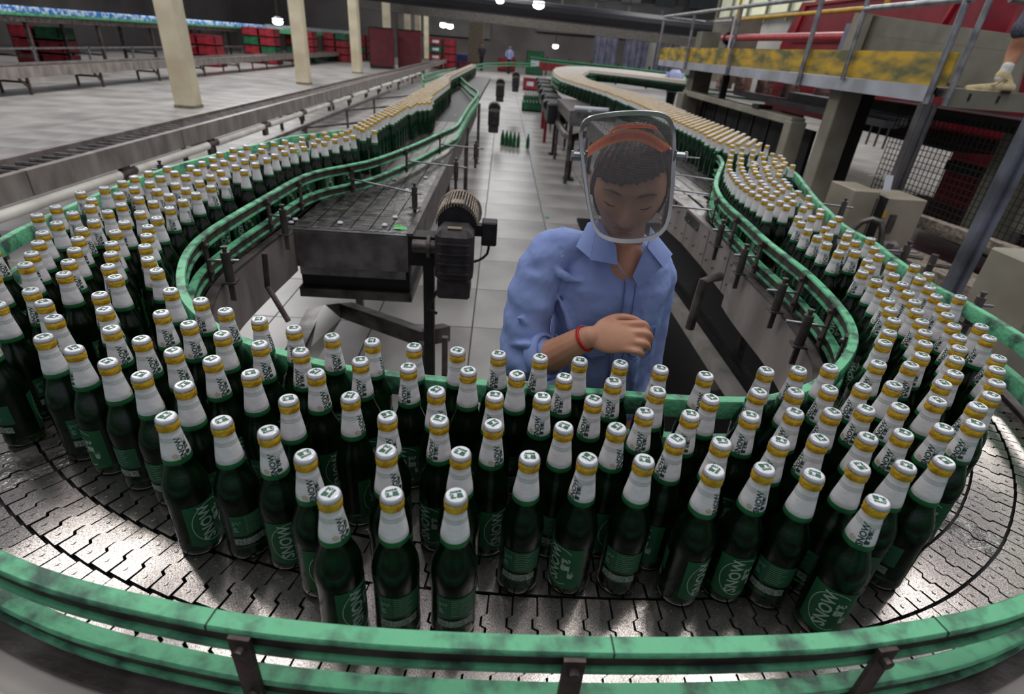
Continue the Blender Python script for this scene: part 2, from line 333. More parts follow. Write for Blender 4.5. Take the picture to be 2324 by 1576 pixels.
for i, (x, y, rz, L_, w, dz) in enumerate(plates):
    if i < 300:
        o = link('link_plate', plate_me, CONV, (x - ORG[0], y - ORG[1], 1.0 + dz), rz); o.scale = (L_, w, 1); o.rotation_euler = (random.uniform(-.004, .004), random.uniform(-.006, .006), rz)
    else:
        ca_, sa_ = math.cos(rz), math.sin(rz); v = []
        for z in (.996, 1.0):
            for u, vv in poly: v.append((x + u * L_ * ca_ - vv * w * sa_, y + u * L_ * sa_ + vv * w * ca_, z + dz))
        nn = len(poly); stf.add(v, [tuple(range(nn, 2 * nn))] + [(q, (q + 1) % nn, nn + (q + 1) % nn, nn + q) for q in range(nn)])
# flat wide tables beside the bend: left infeed table and right outfeed table
def table_plates(x0, x1, y0, y1, wt=.087, pitch=.0402):
    nt = int((x1 - x0) / wt)
    for k in range(nt):
        for j in range(int((y1 - y0) / pitch)):
            x = x0 + (k + .5) * (x1 - x0) / nt; y = y0 + (j + .5) * pitch; v = [(x - vv * (wt - .003), y + u * pitch, z) for z in (.996, 1.0) for u, vv in poly]; nn = len(poly)
            stf.add(v, [tuple(range(nn, 2 * nn)), (0, 1, nn + 1, nn), (5, 6, nn + 6, nn + 5)])
table_plates(-.925, -.40, 2.42, 6.4); table_plates(1.15, 1.36, 2.95, 3.6); table_plates(1.15, 1.70, 3.6, 7.5); table_plates(-1.30, -.93, 3.62, 6.4)
cpart(stf, 'distant_link_plates', mat('dark_slat_steel', (150, 146, 143), .24, .75, (70, 66, 64), 20, 6, bump=.25, bscale=90), kind='stuff')
# bed under the plates
bed = MB(); n = len(CA)
v = [(p[0], p[1], .985) for p in CA] + [(p[0], p[1], .985) for p in CO] + [(p[0], p[1], .93) for p in CA] + [(p[0], p[1], .93) for p in CO]
f = []
for i in range(n - 1): f += [(i, i + 1, n + i + 1, n + i), (2 * n + i, 3 * n + i, 3 * n + i + 1, 2 * n + i + 1)]
bed.add(v, f)
bed.prism([(-1.32, 3.6), (-.38, 2.42), (-.38, 9), (-.33, 16), (-1.15, 16), (-1.3, 6)], .93, .985); bed.prism([(-.93, 2.42), (-.385, 2.42), (-.385, 3.6), (-.93, 3.6)], .93, .9845)
bed.prism([(1.14, 2.7), (1.24, 3.1), (1.5, 3.7), (1.72, 5), (1.72, 7.6), (1.14, 7.6)], .93, .985)
cpart(bed, 'belt_bed', grey_dark)
far_b = MB()
FI = [(1.72, 4.5), (1.74, 6), (1.72, 7.46), (1.64, 8.97), (1.45, 10.57), (1.2, 12.11), (1.15, 13.63), (1.3, 16.2), (1.6, 18.7), (2.2, 21.3), (3.1, 22.9), (4.7, 22.5), (6.6, 19.6)]
FO = [(2.09, 4.5), (2.08, 6), (2.12, 7.4), (2.16, 8.7), (2.06, 9.6), (1.9, 10.7), (1.8, 12.7), (1.92, 14.6), (2.25, 16.8), (2.7, 18.2), (3.5, 17.9), (4.6, 15.9), (6.0, 13.4)]
v = [(x, y, .985) for x, y in FI] + [(x, y, .985) for x, y in FO]; n = len(FI); far_b.add(v, [(i, i + 1, n + i + 1, n + i) for i in range(n - 1)]); cpart(far_b, 'distant_belt_bed', grey_dark)
# side frames: folded steel panels under each guard rail
def side(path, off, name, z0=.80, z1=1.012, m=panel):
    s_ = MB(); s_.sweep([(p[0], p[1]) for p in path], [(off - .004, z0), (off + .004, z0), (off + .004, z1), (off - .004, z1)]); cpart(s_, name, m, smooth=.6)
li = [p for p in inn_s if p[1] < 2.4 or p[0] > 0]; i0 = find(inn_s, (-.955, 2.4)); i1 = find(inn_s, (1.13, 2.3)); side(inn_s[i0:i1], .045, 'inner_side_panel', .80)
o0 = find(out_s, (-1.46, 3.28)); o1 = find(out_s, (1.98, 3.73)); side(out_s[o0:o1], -.075, 'outer_side_panel', .56, m=mat('outer_panel_brightened', (196, 188, 182), .5, .1, (160, 152, 146), 5))  # panel colour lightened to make up for the poor light on this face
for bx, by in [(-.93, .60), (-.62, .44), (-.80, .51), (.93, .50), (1.2, .70), (.30, .345), (-.2, .355)]:
    i_ = find(out_s, (bx, by)); q_ = V3((out_s[i_][0], out_s[i_][1], .93)); dn = V3((out_s[i_ + 1][1] - out_s[i_ - 1][1], -(out_s[i_ + 1][0] - out_s[i_ - 1][0]), 0)); dn /= np.linalg.norm(dn); b = MB(); b.cyl(q_ + dn * .077, q_ + dn * .086, .014, 8); cpart(b, 'panel_bolt', black)
b = MB(); b.sweep([(p[0], p[1]) for p in out_s[o0:o1]], [(-.030, 1.0), (.010, 1.0), (.010, 1.008), (-.030, 1.008)]); b.sweep([(p[0], p[1]) for p in inn_s[i0:i1]], [(.02, 1.008), (.052, 1.008), (.052, 1.016), (.02, 1.016)]); cpart(b, 'wear_strip', dsteel)
b = MB(); b.sweep([(p[0], p[1]) for p in out_s[o0:o1]], [(-.079, .992), (.012, .980), (.012, .985), (-.079, .998)]); cpart(b, 'outer_flange', mat('outer_panel_brightened', (196, 188, 182)))
# the straight side panel along the right of the aisle, in separate bolted plates
sp = [(1.085, 1.55), (1.09, 1.95), (1.10, 2.35), (1.12, 2.75), (1.14, 3.15), (.98, 3.5), (.80, 3.9), (.77, 4.6)]
sp = [PX(px, py, 2, 1.0)[:2] for px, py in [(1893, 800), (1795, 700), (1725, 630), (1660, 570), (1613, 522), (1566, 478), (1527, 449), (1490, 420)]]
for k in range(len(sp) - 1):
    a, c = V3((*sp[k], .90)), V3((*sp[k + 1], .90)); q = MB(); q.bar(a + (c - a) * .01, a + (c - a) * .985, .006, .21); q.bar(a + V3((0, 0, .107)), c + V3((0, 0, .107)), .03, .006)
    for t in (.12, .5, .85): pt = a + (c - a) * t; q.cyl(pt + V3((-.012, 0, -.05)), pt + V3((0, 0, -.05)), .006, 6); q.cyl(pt + V3((-.012, 0, .05)), pt + V3((0, 0, .05)), .006, 6)
    cpart(q, 'side_plate', panel)
b = MB(); b.bar((-.385, 2.40, .985), (-.375, 9, .985), .03, .045); b.bar((-.385, 2.40, .88), (-.375, 9, .88), .01, .16); b.bar((1.135, 3.4, .985), (1.135, 7.6, .985), .03, .045); b.bar((1.135, 3.4, .88), (1.135, 7.6, .88), .01, .16); cpart(b, 'table_side_beam', dsteel)
# stainless end plate of the left table
b = MB(); b.box((-.665, 2.40, .905), (.545, .012, .165)); b.box((-.665, 2.425, .992), (.545, .055, .012)); b.box((-.665, 2.46, .80), (.5, .02, .08)); cpart(b, 'end_plate', steel)
b = MB(); b.box((-.66, 2.75, .755), (.52, .55, .13)); cpart(b, 'recess_shade_block', rubber)  # black box set in for the shade in the recess below the end plate
b = MB(); b.box((-.66, 2.74, .665), (.54, .58, .045)); cpart(b, 'catch_pan', dsteel)
# legs of the conveyor
for (x, y) in [(-.92, 3.5), (-.40, 4.4), (-1.5, 2.2), (-1.25, 1.2), (-.55, .62), (.2, .45), (.2, .92), (1.12, .78), (1.46, 1.6), (1.17, 4.6), (1.6, 3.0), (1.9, 4.6), (1.75, 7), (2.1, 8), (1.3, 11.5), (1.2, 14), (-.38, 6.6), (-.95, 6.6), (-.36, 9.5), (-1, 9.5)]:
    q = MB(); q.bar((x, y, .06), (x, y, .93), .045, .045); q.cyl((x, y, 0), (x, y, .06), .012, 8); q.cyl((x, y, 0), (x, y, .012), .035, 10); cpart(q, 'leg', dsteel)
# angled stay on the left inner panel
b = MB(); P_ = [PX(600, 575, 1, 1.95), PX(607, 650, 1, 1.95), PX(655, 730, 1, 1.9)]; b.tube(P_, .011, 8); cpart(b, 'stay_rod', brown)
b = MB(); P_ = [PX(1565, 745, 0, .95), PX(1597, 638, 0, .95), PX(1634, 628, 0, 1.06)]; b.tube(P_, .022, 10); cpart(b, 'bent_pipe', dsteel)
# clutter on the left table: caps and a scrap of green label
for (px, py) in [(895, 408), (924, 432), (938, 437), (897, 494), (873, 512), (966, 404), (1033, 262), (1016, 292), (670, 499), (660, 506), (772, 507)]:
    c = PX(px, py, 2, 1.004); q = MB(); q.lathe([(.013, 0), (.014, .003), (.010, .008), (.003, .009)], seg=10); q.build('crown_cork', white_m, label='small loose white bottle cap lying on the left steel table', cat='bottle cap', group='loose caps on the left table').location = tuple(c)
c = PX(908, 520, 2, 1.0); q = MB(); q.add([(-.03, -.012, .002), (-.005, -.018, .006), (.033, -.008, .002), (.028, .010, .007), (0, .012, .011), (-.03, .016, .004)], [(0, 1, 4, 5), (1, 2, 3, 4)]); q.slab([(-.03, .012, .004), (.0, .010, .012), (.004, .024, .012), (-.028, .026, .006)], .002)
q.build('label_scrap', [mat('torn_green_label', (88, 205, 110), .5)], label='crumpled bright green label scrap on the end of the left table', cat='label scrap').location = tuple(c)

c = PX(1240, 492, 2, .008); q = MB(); q.add([(-.03, -.02, 0), (.02, -.03, .006), (.04, .01, 0), (0, .03, .008)], [(0, 1, 2), (0, 2, 3)]); q.build('paper_scrap', mat('torn_green_label', (88, 205, 110), .5), label='tiny green scrap lying on the aisle tiles left of the visor', cat='scrap').location = tuple(c)
# ------------------------------------------------------------------ guard rails
def rail(name, path, side_, label, joints=(), brackets=(), z=1.17, far=False, group=None):
    """side_ = +1 when the bottles are on the right of travel"""
    o = path[0]; t = empty(name, (float(o[0]), float(o[1]), 0), label=label, cat='guard rail', group=group); O = V3((o[0], o[1], 0))
    def rel(mbd): mbd.v = [(x - O[0], y - O[1], z_ - O[2]) for x, y, z_ in mbd.v]; return mbd
    s_ = side_
    for zt in (z, z - .098):
        h = .043; q = MB()
        prof = [(s_ * -.012, zt - .003), (s_ * -.010, zt), (s_ * .010, zt), (s_ * .012, zt - .003), (s_ * .012, zt - .008), (s_ * -.004, zt - .008), (s_ * -.004, zt - h + .007), (s_ * .011, zt - h + .007), (s_ * .011, zt - h), (s_ * -.012, zt - h)]
        if s_ < 0: prof = prof[::-1]
        q.sweep([(p[0], p[1]) for p in path], prof); rel(q).build('guide_strip', greenrail if far else green, t, smooth=.7)
        q = MB(); q.sweep([(p[0], p[1]) for p in path], [(s_ * -.003, zt - .010), (s_ * .005, zt - .010), (s_ * .005, zt - h + .009), (s_ * -.003, zt - h + .009)][::int(s_)]); rel(q).build('steel_backing', brown, t, smooth=.7)
    for (pt, L_, post) in brackets:
        i = find(path, pt); d = V3((*(np.array(path[min(i + 1, len(path) - 1)])[:2] - np.array(path[max(i - 1, 0)])[:2]), 0)); d /= np.linalg.norm(d); l = V3((-d[1], d[0], 0)) * s_
        p = V3((path[i][0], path[i][1], 0)) - O
        q = MB(); a = p + l * .0125
        k = empty('bracket', tuple(a), parent=t)
        q = MB()
        w = d * .013; th = l * .006; zz = [z - .146, z - .006]
        vv = [a - w + V3((0, 0, zz[0])), a + w + V3((0, 0, zz[0])), a + w + V3((0, 0, zz[1])), a - w + V3((0, 0, zz[1]))]; vv += [x + th for x in vv]
        q.add([x - a for x in vv], [(0, 1, 2, 3), (7, 6, 5, 4), (0, 4, 5, 1), (1, 5, 6, 2), (2, 6, 7, 3), (3, 7, 4, 0)]); q.build('flat_bar', brown, k)
        for zb in (z - .025, z - .118): q = MB(); q.cyl(l * .004 + V3((0, 0, zb)), l * .014 + V3((0, 0, zb)), .0075, 8); q.build('bolt', dsteel, k)
        if L_ > 0:
            q = MB(); q.cyl(l * .004 + V3((0, 0, z - .075)), l * L_ + V3((0, 0, z - .075)), .0055, 8); q.build('rod', galv, k, smooth=1)
            c_ = l * post; q = MB(); q.cyl(c_ + V3((0, 0, z - .145)), c_ + V3((0, 0, z - .045)), .015, 12); q.cyl(c_ + V3((0, 0, z - .045)), c_ + V3((0, 0, z - .025)), .007, 8); q.cyl(c_ + V3((0, 0, z - .033)), c_ + V3((0, 0, z - .026)), .011, 6); q.build('clamp_post', dsteel, k, smooth=1)
            q = MB(); q.bar(c_ - d * .022 + V3((0, 0, z - .15)), c_ + d * .022 + V3((0, 0, z - .15)), .045, .006); q.bar(c_ + V3((0, 0, z - .22)), c_ + V3((0, 0, z - .15)), .018, .008); q.build('foot_plate', dsteel, k)
    for jp in joints:
        i = find(path, jp); d = V3((*(np.array(path[min(i + 1, len(path) - 1)])[:2] - np.array(path[max(i - 1, 0)])[:2]), 0)); d /= np.linalg.norm(d); l = V3((-d[1], d[0], 0)) * s_; p = V3((path[i][0], path[i][1], 0)) - O
        q = MB(); q.bar(p - l * .0125 + V3((0, 0, z - .0035)), p + l * .0125 + V3((0, 0, z - .0035)), .0018, .0085); q.build('joint_line', rubber, t)
    return t
ia = find(inn_s, (-.36, 5.45)); ib = find(inn_s, (1.74, 6.4))
inner_path = inn_s[ia:ib]
rail('inner_guard_rail', inner_path, 1, 'mint green inner guard rail looping round the worker with steel brackets',
     joints=[(.45, .93), (-.42, 1.02)], brackets=[((-.46, 4.3), .34, .28), ((-.60, 3.6), .40, .33), ((-.80, 3.0), .46, .42), ((-.93, 2.6), .0, 0), ((-.955, 2.25), .09, .06), ((-.955, 1.72), .10, .06), ((-.78, 1.29), .0, 0), ((.97, 1.27), .0, 0), ((1.05, 1.45), .12, .06), ((1.10, 1.75), .11, .06), ((1.105, 2.1), .10, .06), ((1.14, 2.45), .10, .06), ((1.17, 2.85), .30, .25), ((1.26, 3.2), .42, .3), ((1.45, 3.65), .5, .4), ((1.66, 4.5), .5, .4)])
oa = 0; ob_ = find(out_s, (2.1, 4.95))
rail('outer_guard_rail', out_s, -1, 'mint green outer guard rail sweeping across the whole foreground', joints=[(.18, .39), (-.3, .41), (.62, .44)],
     brackets=[((-.27, .405), .0, 0), ((.125, .39), .0, 0), ((.50, .413), .0, 0), ((-.72, .53), 0, 0), ((.93, .55), 0, 0), ((-1.49, 1.62), .2, .1), ((-1.52, 2.9), .25, .2), ((1.515, 1.75), .25, .2), ((1.58, 2.3), .3, .25), ((1.8, 3.2), .25, .2), ((1.33, .92), 0, 0)])
fi = smooth_path([p for p in FI if p[1] > 6.2 or p[0] > 1.8][1:], .3); rail('far_guard_rail', fi[:], 1, 'far stretch of green guard rail round the distant bend beyond the visor', far=True)
fo = smooth_path([(2.08, 4.9), (2.08, 6), (2.12, 7.4), (2.16, 8.7), (2.06, 9.6), (1.9, 10.7), (1.8, 12.7), (1.92, 14.6), (2.25, 16.8), (2.7, 18.2), (3.5, 17.9), (4.6, 15.9), (6.0, 13.4)], .3); rail('far_inner_guard_rail', fo, -1, 'distant green guard rail fencing the inside of the far bottle loop', far=True)
# green fencing at the far left where the bottles come in
def px_path(l, z=1.17): return [PX(x, y, 2, z)[:2] for x, y in l]
rail('infeed_guard_rail', smooth_path([(-.36, 5.45), (-.355, 6.6), (-.34, 8.4), (-.52, 9.6), (-.72, 11.0), (-.86, 12.0)], .2), 1, 'green guard rail bending in at the top of the empty left table', far=True)
rail('upper_guard_rail', px_path([(962, 182), (958, 171), (1000, 160), (1035, 154), (1060, 157)]), 1, 'thin green guard rail looping round the distant left line end', far=True)
rail('crossing_guard_rail', px_path([(1050, 168), (1068, 150), (1100, 143), (1160, 141), (1215, 144)]), 1, 'pale green guard rail running across the far end of the aisle', far=True)
rail('elevated_guard_rail', [PX(x, y, 2, 1.35)[:2] for x, y in [(1205, 128), (1235, 133), (1400, 150), (1560, 168)]], 1, 'dark green elevated guard rail crossing behind the far bottle loop', z=1.35, far=True)
t = empty('elevated_conveyor_frame', (0, 0, 0), label='dark steel frame of the elevated conveyor behind the far loop', cat='conveyor frame')
for px, py in [(1240, 150), (1290, 156), (1340, 162), (1400, 168), (1470, 176)]: b = MB(); c = PX(px, py, 2, .6); b.bar((c[0], c[1], 0), (c[0], c[1], 1.2), .1, .1); b.build('leg', grey_dark, t)
b = MB(); b.bar(PX(1210, 134, 2, 1.2), PX(1560, 174, 2, 1.2), .4, .12); b.build('bed', grey_dark, t)
b = MB(); b.bar(PX(1225, 147, 2, .9), PX(1350, 157, 2, .9), .8, .5); b.build('red_line_cover', crate_red, label='long low red cover in front of the elevated conveyor frame', cat='cover')

# measured standing points of the bottles in the streams
BOT = [(-0.804, 0.875), (-0.727, 0.840), (-0.646, 0.803), (-0.571, 0.768), (-0.490, 0.745), (-0.474, 0.661), (-0.966, 1.065), (-0.903, 1.013), (-0.839, 0.950), (-0.825, 1.064), (-0.772, 0.995), (-0.712, 0.919), (-0.638, 0.886), (-0.562, 0.850), (-0.661, 0.995), (-0.587, 0.955), (-0.616, 1.063), (-0.700, 1.104), (-1.217, 1.279), (-1.100, 1.133), (-0.977, 0.992), (-1.175, 1.180), (-1.072, 1.044), (-0.950, 0.908), (-1.314, 1.560), (-1.325, 1.649), (-1.363, 1.817), (-1.336, 1.894), (-1.334, 1.989), (-1.339, 2.069), (-1.337, 2.157), (-1.320, 2.257), (-1.248, 2.300), (-1.245, 2.386), (-1.248, 2.486), (-1.267, 2.600), (-1.253, 2.184), (-1.258, 2.095), (-1.246, 2.002), (-1.251, 1.918), (-1.252, 1.835), (-1.285, 1.750), (-1.242, 1.600), (-1.219, 1.502), (-1.241, 1.675), (-1.190, 2.231), (-1.172, 2.336), (-1.185, 2.133), (-1.158, 2.007), (-1.169, 1.909), (-1.166, 1.799), (-1.171, 1.714), (-1.163, 1.634), (-1.144, 1.540), (-1.126, 1.464), (-1.196, 1.417), (-1.155, 1.345), (-1.115, 1.269), (-1.078, 1.200), (-1.087, 1.390), (-1.043, 1.311), (-1.004, 1.233), (-0.964, 1.160), (-1.061, 1.545), (-1.034, 1.459), (-0.989, 1.370), (-0.947, 1.299), (-0.903, 1.218), (-0.850, 1.157), (-1.075, 1.645), (-0.981, 1.520), (-0.943, 1.446), (-0.902, 1.365), (-0.846, 1.279), (-0.787, 1.209), (-1.102, 1.764), (-1.102, 1.858), (-1.093, 1.950), (-1.098, 2.061), (-1.105, 2.159), (-1.000, 1.600), (-1.021, 1.709), (-1.027, 1.801), (-1.031, 1.896), (-1.030, 2.002), (-0.546, 1.021), (-0.465, 0.989), (-0.386, 0.959), (-0.305, 0.935), (-0.225, 0.924), (-0.508, 0.920), (-0.426, 0.891), (-0.345, 0.873), (-0.231, 0.851), (-0.484, 0.828), (-0.402, 0.790), (-0.296, 0.803), (-0.315, 0.721), (-0.221, 0.737), (-0.152, 0.689), (-0.391, 0.657), (-0.316, 0.639), (-0.247, 0.590), (-0.138, 0.607), (-0.194, 0.519), (-0.115, 0.523), (-0.143, 0.913), (-0.059, 0.906), (0.020, 0.901), (0.100, 0.897), (-0.142, 0.837), (-0.034, 0.836), (0.054, 0.831), (0.140, 0.830), (-0.084, 0.766), (0.015, 0.760), (0.096, 0.763), (-0.071, 0.686), (0.014, 0.681), (0.125, 0.683), (-0.032, 0.610), (0.068, 0.608), (-0.032, 0.525), (0.176, 0.893), (0.254, 0.890), (0.329, 0.878), (0.411, 0.863), (0.229, 0.824), (0.304, 0.801), (0.395, 0.785), (0.184, 0.763), (0.266, 0.733), (0.343, 0.733), (0.210, 0.687), (0.299, 0.664), (0.371, 0.663), (0.153, 0.610), (0.237, 0.612), (0.336, 0.596), (0.541, 0.893), (0.611, 0.903), (0.683, 0.919), (0.493, 0.814), (0.565, 0.821), (0.638, 0.838), (0.447, 0.738), (0.532, 0.755), (0.602, 0.761), (0.710, 0.851), (0.799, 0.946), (0.874, 1.044), (0.920, 1.098), (0.869, 0.947), (0.779, 0.864), (0.741, 0.788), (0.671, 0.776), (0.468, 0.671), (0.538, 0.683), (0.625, 0.694), (0.695, 0.709), (0.415, 0.606), (0.485, 0.597), (0.567, 0.619), (0.643, 0.626), (0.552, 0.548), (0.977, 1.170), (1.009, 1.233), (1.079, 1.234), (1.314, 1.953), (1.315, 2.075), (1.238, 1.982), (1.148, 1.939), (1.201, 1.892), (1.141, 1.856), (1.134, 1.776), (1.272, 1.897), (1.265, 1.827), (1.346, 1.872), (1.203, 1.790), (1.126, 1.689), (1.194, 1.707), (1.294, 1.762), (1.258, 1.679), (1.183, 1.621), (1.152, 1.558), (1.101, 1.509), (1.250, 1.600), (1.320, 1.595), (1.189, 1.498), (1.258, 1.481), (1.314, 1.524), (1.099, 1.439), (1.168, 1.426), (1.071, 1.363), (1.141, 1.360), (1.237, 1.410), (1.043, 1.295), (1.114, 1.295), (1.210, 1.345), (1.183, 1.280), (1.281, 1.349), (1.148, 1.219), (1.048, 1.171), (1.013, 1.110), (1.117, 1.155), (1.191, 1.162), (0.972, 1.051), (1.083, 1.093), (1.159, 1.099), (0.924, 0.992), (1.041, 1.037), (1.101, 1.001), (0.994, 0.984), (1.054, 0.948), (0.944, 0.922), (1.008, 0.893), (0.888, 0.879), (0.830, 0.815), (0.957, 0.844), (0.899, 0.804), (0.849, 0.747), (0.780, 0.730), (0.715, 0.641), (-1.261, 2.722), (-1.234, 2.811), (-1.193, 2.653), (-1.180, 2.875), (-1.139, 2.748), (-1.116, 2.591), (-1.109, 2.486), (-1.186, 2.542), (-1.175, 2.431), (-1.096, 2.362), (-1.041, 2.430), (-1.036, 2.545), (-1.029, 2.284), (-1.107, 2.250), (-1.033, 2.119), (-1.157, 2.954), (-1.125, 3.028), (-1.084, 2.861), (-1.037, 2.644), (-1.024, 2.733), (-1.066, 2.951), (-1.013, 2.822), (-1.078, 3.158), (-1.032, 3.013), (-0.979, 2.883), (-1.053, 3.269), (-0.984, 3.138), (-0.964, 2.995), (-1.021, 3.373), (-0.967, 3.243), (-0.929, 3.056), (-0.947, 3.335), (-0.901, 3.161), (-0.929, 3.403), (-0.866, 3.258), (-0.845, 3.335), (-0.921, 3.497), (-0.922, 3.575), (-0.774, 3.573), (1.774, 3.377), (1.438, 2.613), (1.379, 2.546), (1.444, 2.519), (1.368, 2.357), (1.304, 2.289), (1.198, 2.116), (1.171, 2.037), (1.265, 2.138), (1.233, 2.295), (1.310, 2.396), (1.242, 2.375), (1.163, 2.291), (1.318, 2.466), (1.313, 2.569), (1.248, 2.471), (1.172, 2.374), (1.374, 2.643), (1.457, 2.747), (1.478, 2.819), (1.497, 2.894), (1.393, 2.717), (1.306, 2.661), (1.408, 2.808), (1.323, 2.729), (1.248, 2.542), (1.178, 2.457), (1.256, 2.612), (1.179, 2.528), (1.185, 2.608), (1.256, 2.710), (1.338, 2.805), (1.273, 2.778), (1.191, 2.681), (1.203, 2.769), (1.293, 2.869), (1.391, 2.962), (1.221, 2.843), (1.372, 2.272), (1.388, 2.161), (1.323, 2.188), (1.659, 4.066), (1.568, 3.821), (1.469, 3.583), (1.392, 3.390), (1.331, 3.233), (1.276, 3.078), (1.253, 2.981), (1.237, 2.912), (1.694, 3.968), (1.585, 3.703), (1.504, 3.494), (1.429, 3.312), (1.383, 3.176), (1.347, 3.066), (1.321, 2.961), (1.741, 3.896), (1.639, 3.658), (1.541, 3.395), (1.485, 3.268), (1.453, 3.164), (1.419, 3.069), (1.763, 3.804), (1.703, 3.629), (1.617, 3.420), (1.547, 3.235), (1.523, 3.160), (1.472, 3.022), (1.427, 2.901), (1.833, 3.797), (1.752, 3.578), (1.694, 3.448), (1.654, 3.314), (1.538, 3.046), (1.857, 3.731), (1.822, 3.613), (1.764, 3.458), (1.704, 3.363), (1.596, 3.161), (1.524, 3.326), (1.587, 3.293)]
# ------------------------------------------------------------------ bottles
glass = bpy.data.materials.new('green_bottle_glass'); glass.use_nodes = True
gb = glass.node_tree.nodes['Principled BSDF']; gb.inputs['Base Color'].default_value = (.006, .024, .006, 1); gb.inputs['Roughness'].default_value = .04; gb.inputs['Transmission Weight'].default_value = .8; gb.inputs['IOR'].default_value = 1.45; gb.inputs['Coat Weight'].default_value = .2
_n = glass.node_tree.nodes.new('ShaderNodeTexNoise'); _n.inputs['Scale'].default_value = 60; _b = glass.node_tree.nodes.new('ShaderNodeBump'); _b.inputs['Strength'].default_value = .12; _b.inputs['Distance'].default_value = .004
glass.node_tree.links.new(_n.outputs[0], _b.inputs['Height']); glass.node_tree.links.new(_b.outputs[0], gb.inputs['Normal'])
glass_far = mat('green_bottle_glass_far', (10, 44, 24), .12, 0, (5, 22, 12), 30)
foil = mat('white_neck_foil', (228, 226, 228), .38, 0, (212, 210, 212), 30, bump=.12, bscale=70)
stain = mat('gold_flower_print', (214, 196, 156), .5)
gold = mat('gold_foil', (228, 186, 48), .32, .2, (188, 142, 26), 55, bump=.5, bscale=90)
capm = mat('silver_cap', (206, 208, 214), .28, .45, (190, 192, 198), 20)
captop = mat('white_cap_top', (226, 228, 232), .3, .1)
inkg = mat('green_print', (14, 92, 62), .5)
ink = mat('dark_green_print', (22, 66, 54), .5)
collar_m = mat('green_foil_band', (34, 104, 58), .35, .1, (24, 86, 46), 40, bump=.1)
lab_f = mat('green_paper_label', (22, 88, 52), .45, 0, (16, 74, 42), 18)
lab_b = mat('green_back_label', (34, 86, 58), .5, 0, (28, 76, 50), 30)
lab_w = mat('pale_label_print', (186, 204, 190), .5)
cyan_m = mat('grey_barcode_strip', (150, 160, 150), .5, 0, (96, 108, 98), 300, contrast=(.48, .52))
H = .268
PROF = [(.0, .004), (.027, .0), (.0320, .003), (.0338, .010), (.0338, .020), (.0330, .03), (.0330, .118), (.0337, .128), (.0338, .142), (.0325, .155), (.0290, .168), (.0246, .179), (.0214, .189), (.0200, .197), (.0190, .21), (.0125, .255), (.0132, .262), (.0132, .27), (.0, .272)]
def rad(z):
    zz = [p[1] for p in PROF[1:]]; rr = [p[0] for p in PROF[1:]]; return float(np.interp(z, zz, rr))
g = MB(); g.lathe(PROF[:-1], seg=28); me_body = g.mesh('glass_body', glass, smooth=.9)
g = MB(); g.lathe([(.0199, .2085), (.0203, .2092), (.0193, .2185), (.0175, .231), (.0158, .243), (.0148, .251), (.0146, .2555), (.0151, .258), (.0147, .260)], seg=28, close=False); me_foil = g.mesh('neck_foil', foil, smooth=1.2)
g = MB(); g.lathe([(.0207, .2000), (.0211, .2010), (.0207, .2050), (.0202, .2095)], seg=28, close=False); me_collar = g.mesh('collar_band', collar_m, smooth=1)
g = MB(); g.lathe([(.0146, .2575), (.0157, .259), (.0153, .264), (.0160, .269), (.0153, .2715)], seg=28, close=False, ripple=[0, .012, .02, .012, 0]); me_gold = g.mesh('gold_band', gold, smooth=.8)
g = MB(); g.lathe([(.0147, .2712), (.0155, .2722), (.0152, .2755), (.0142, .2785), (.0126, .2798), (.0, .28)], seg=30, close=False, ripple=[.035, .03, 0, 0, 0, 0]); me_cap = g.mesh('cap', capm, smooth=.8)
def flat_cap_print():
    g = MB(); g.lathe([(.0124, 0), (.0, .0001)], (0, 0, .28005), 24, close=False); g.cur = 1
    for t, sz, oy in (('雪花', .0088, .0023), ('SNOW', .0048, -.0047)):
        v, f = text_mesh(t, sz, bold=.0004); g.add([(x, y + oy, .28045) for x, y, z in v], f)
    return g.mesh('cap_print', [captop, inkg])
me_capp = flat_cap_print()
def wrap(v, rot, ou, ov, rfun, phi0=0, off=.0006):
    """text laid on the bottle surface; rot: run up the bottle"""
    out = []
    for x, y, _ in v:
        if rot: u, w = y + ou, x + ov; phi = -u / rfun(w) + phi0; z = w
        else: phi = (x + ou) / rfun(y + ov) + phi0; z = y + ov
        r = rfun(z) + off; out.append((r * math.sin(phi), -r * math.cos(phi), z))
    return out
def rf(z): return float(np.interp(z, [.2092, .2185, .231, .243, .251], [.0203, .0193, .0175, .0158, .0148])) 
g = MB()
for t, sz, ou, ov in (('SNOW', .0122, .0046, .2275), ('雪花啤酒', .0074, -.0040, .2275)):
    v, f = text_mesh(t, sz, bold=.0003); g.add(wrap(v, True, ou, ov, rf), f)
g.cur = 1
v, f = text_mesh('✿', .012); g.add(wrap(v, False, -.0155, .2165, rf), f)
g.cur = 2
for z in (.2475, .2448, .2420): g.lathe([(rf(z) + .0007, z), (rf(z - .0007) + .0007, z - .0007)], seg=24, close=False)
me_foilt = g.mesh('foil_lettering', [ink, stain, mat('pale_green_rings', (150, 178, 164), .5)])
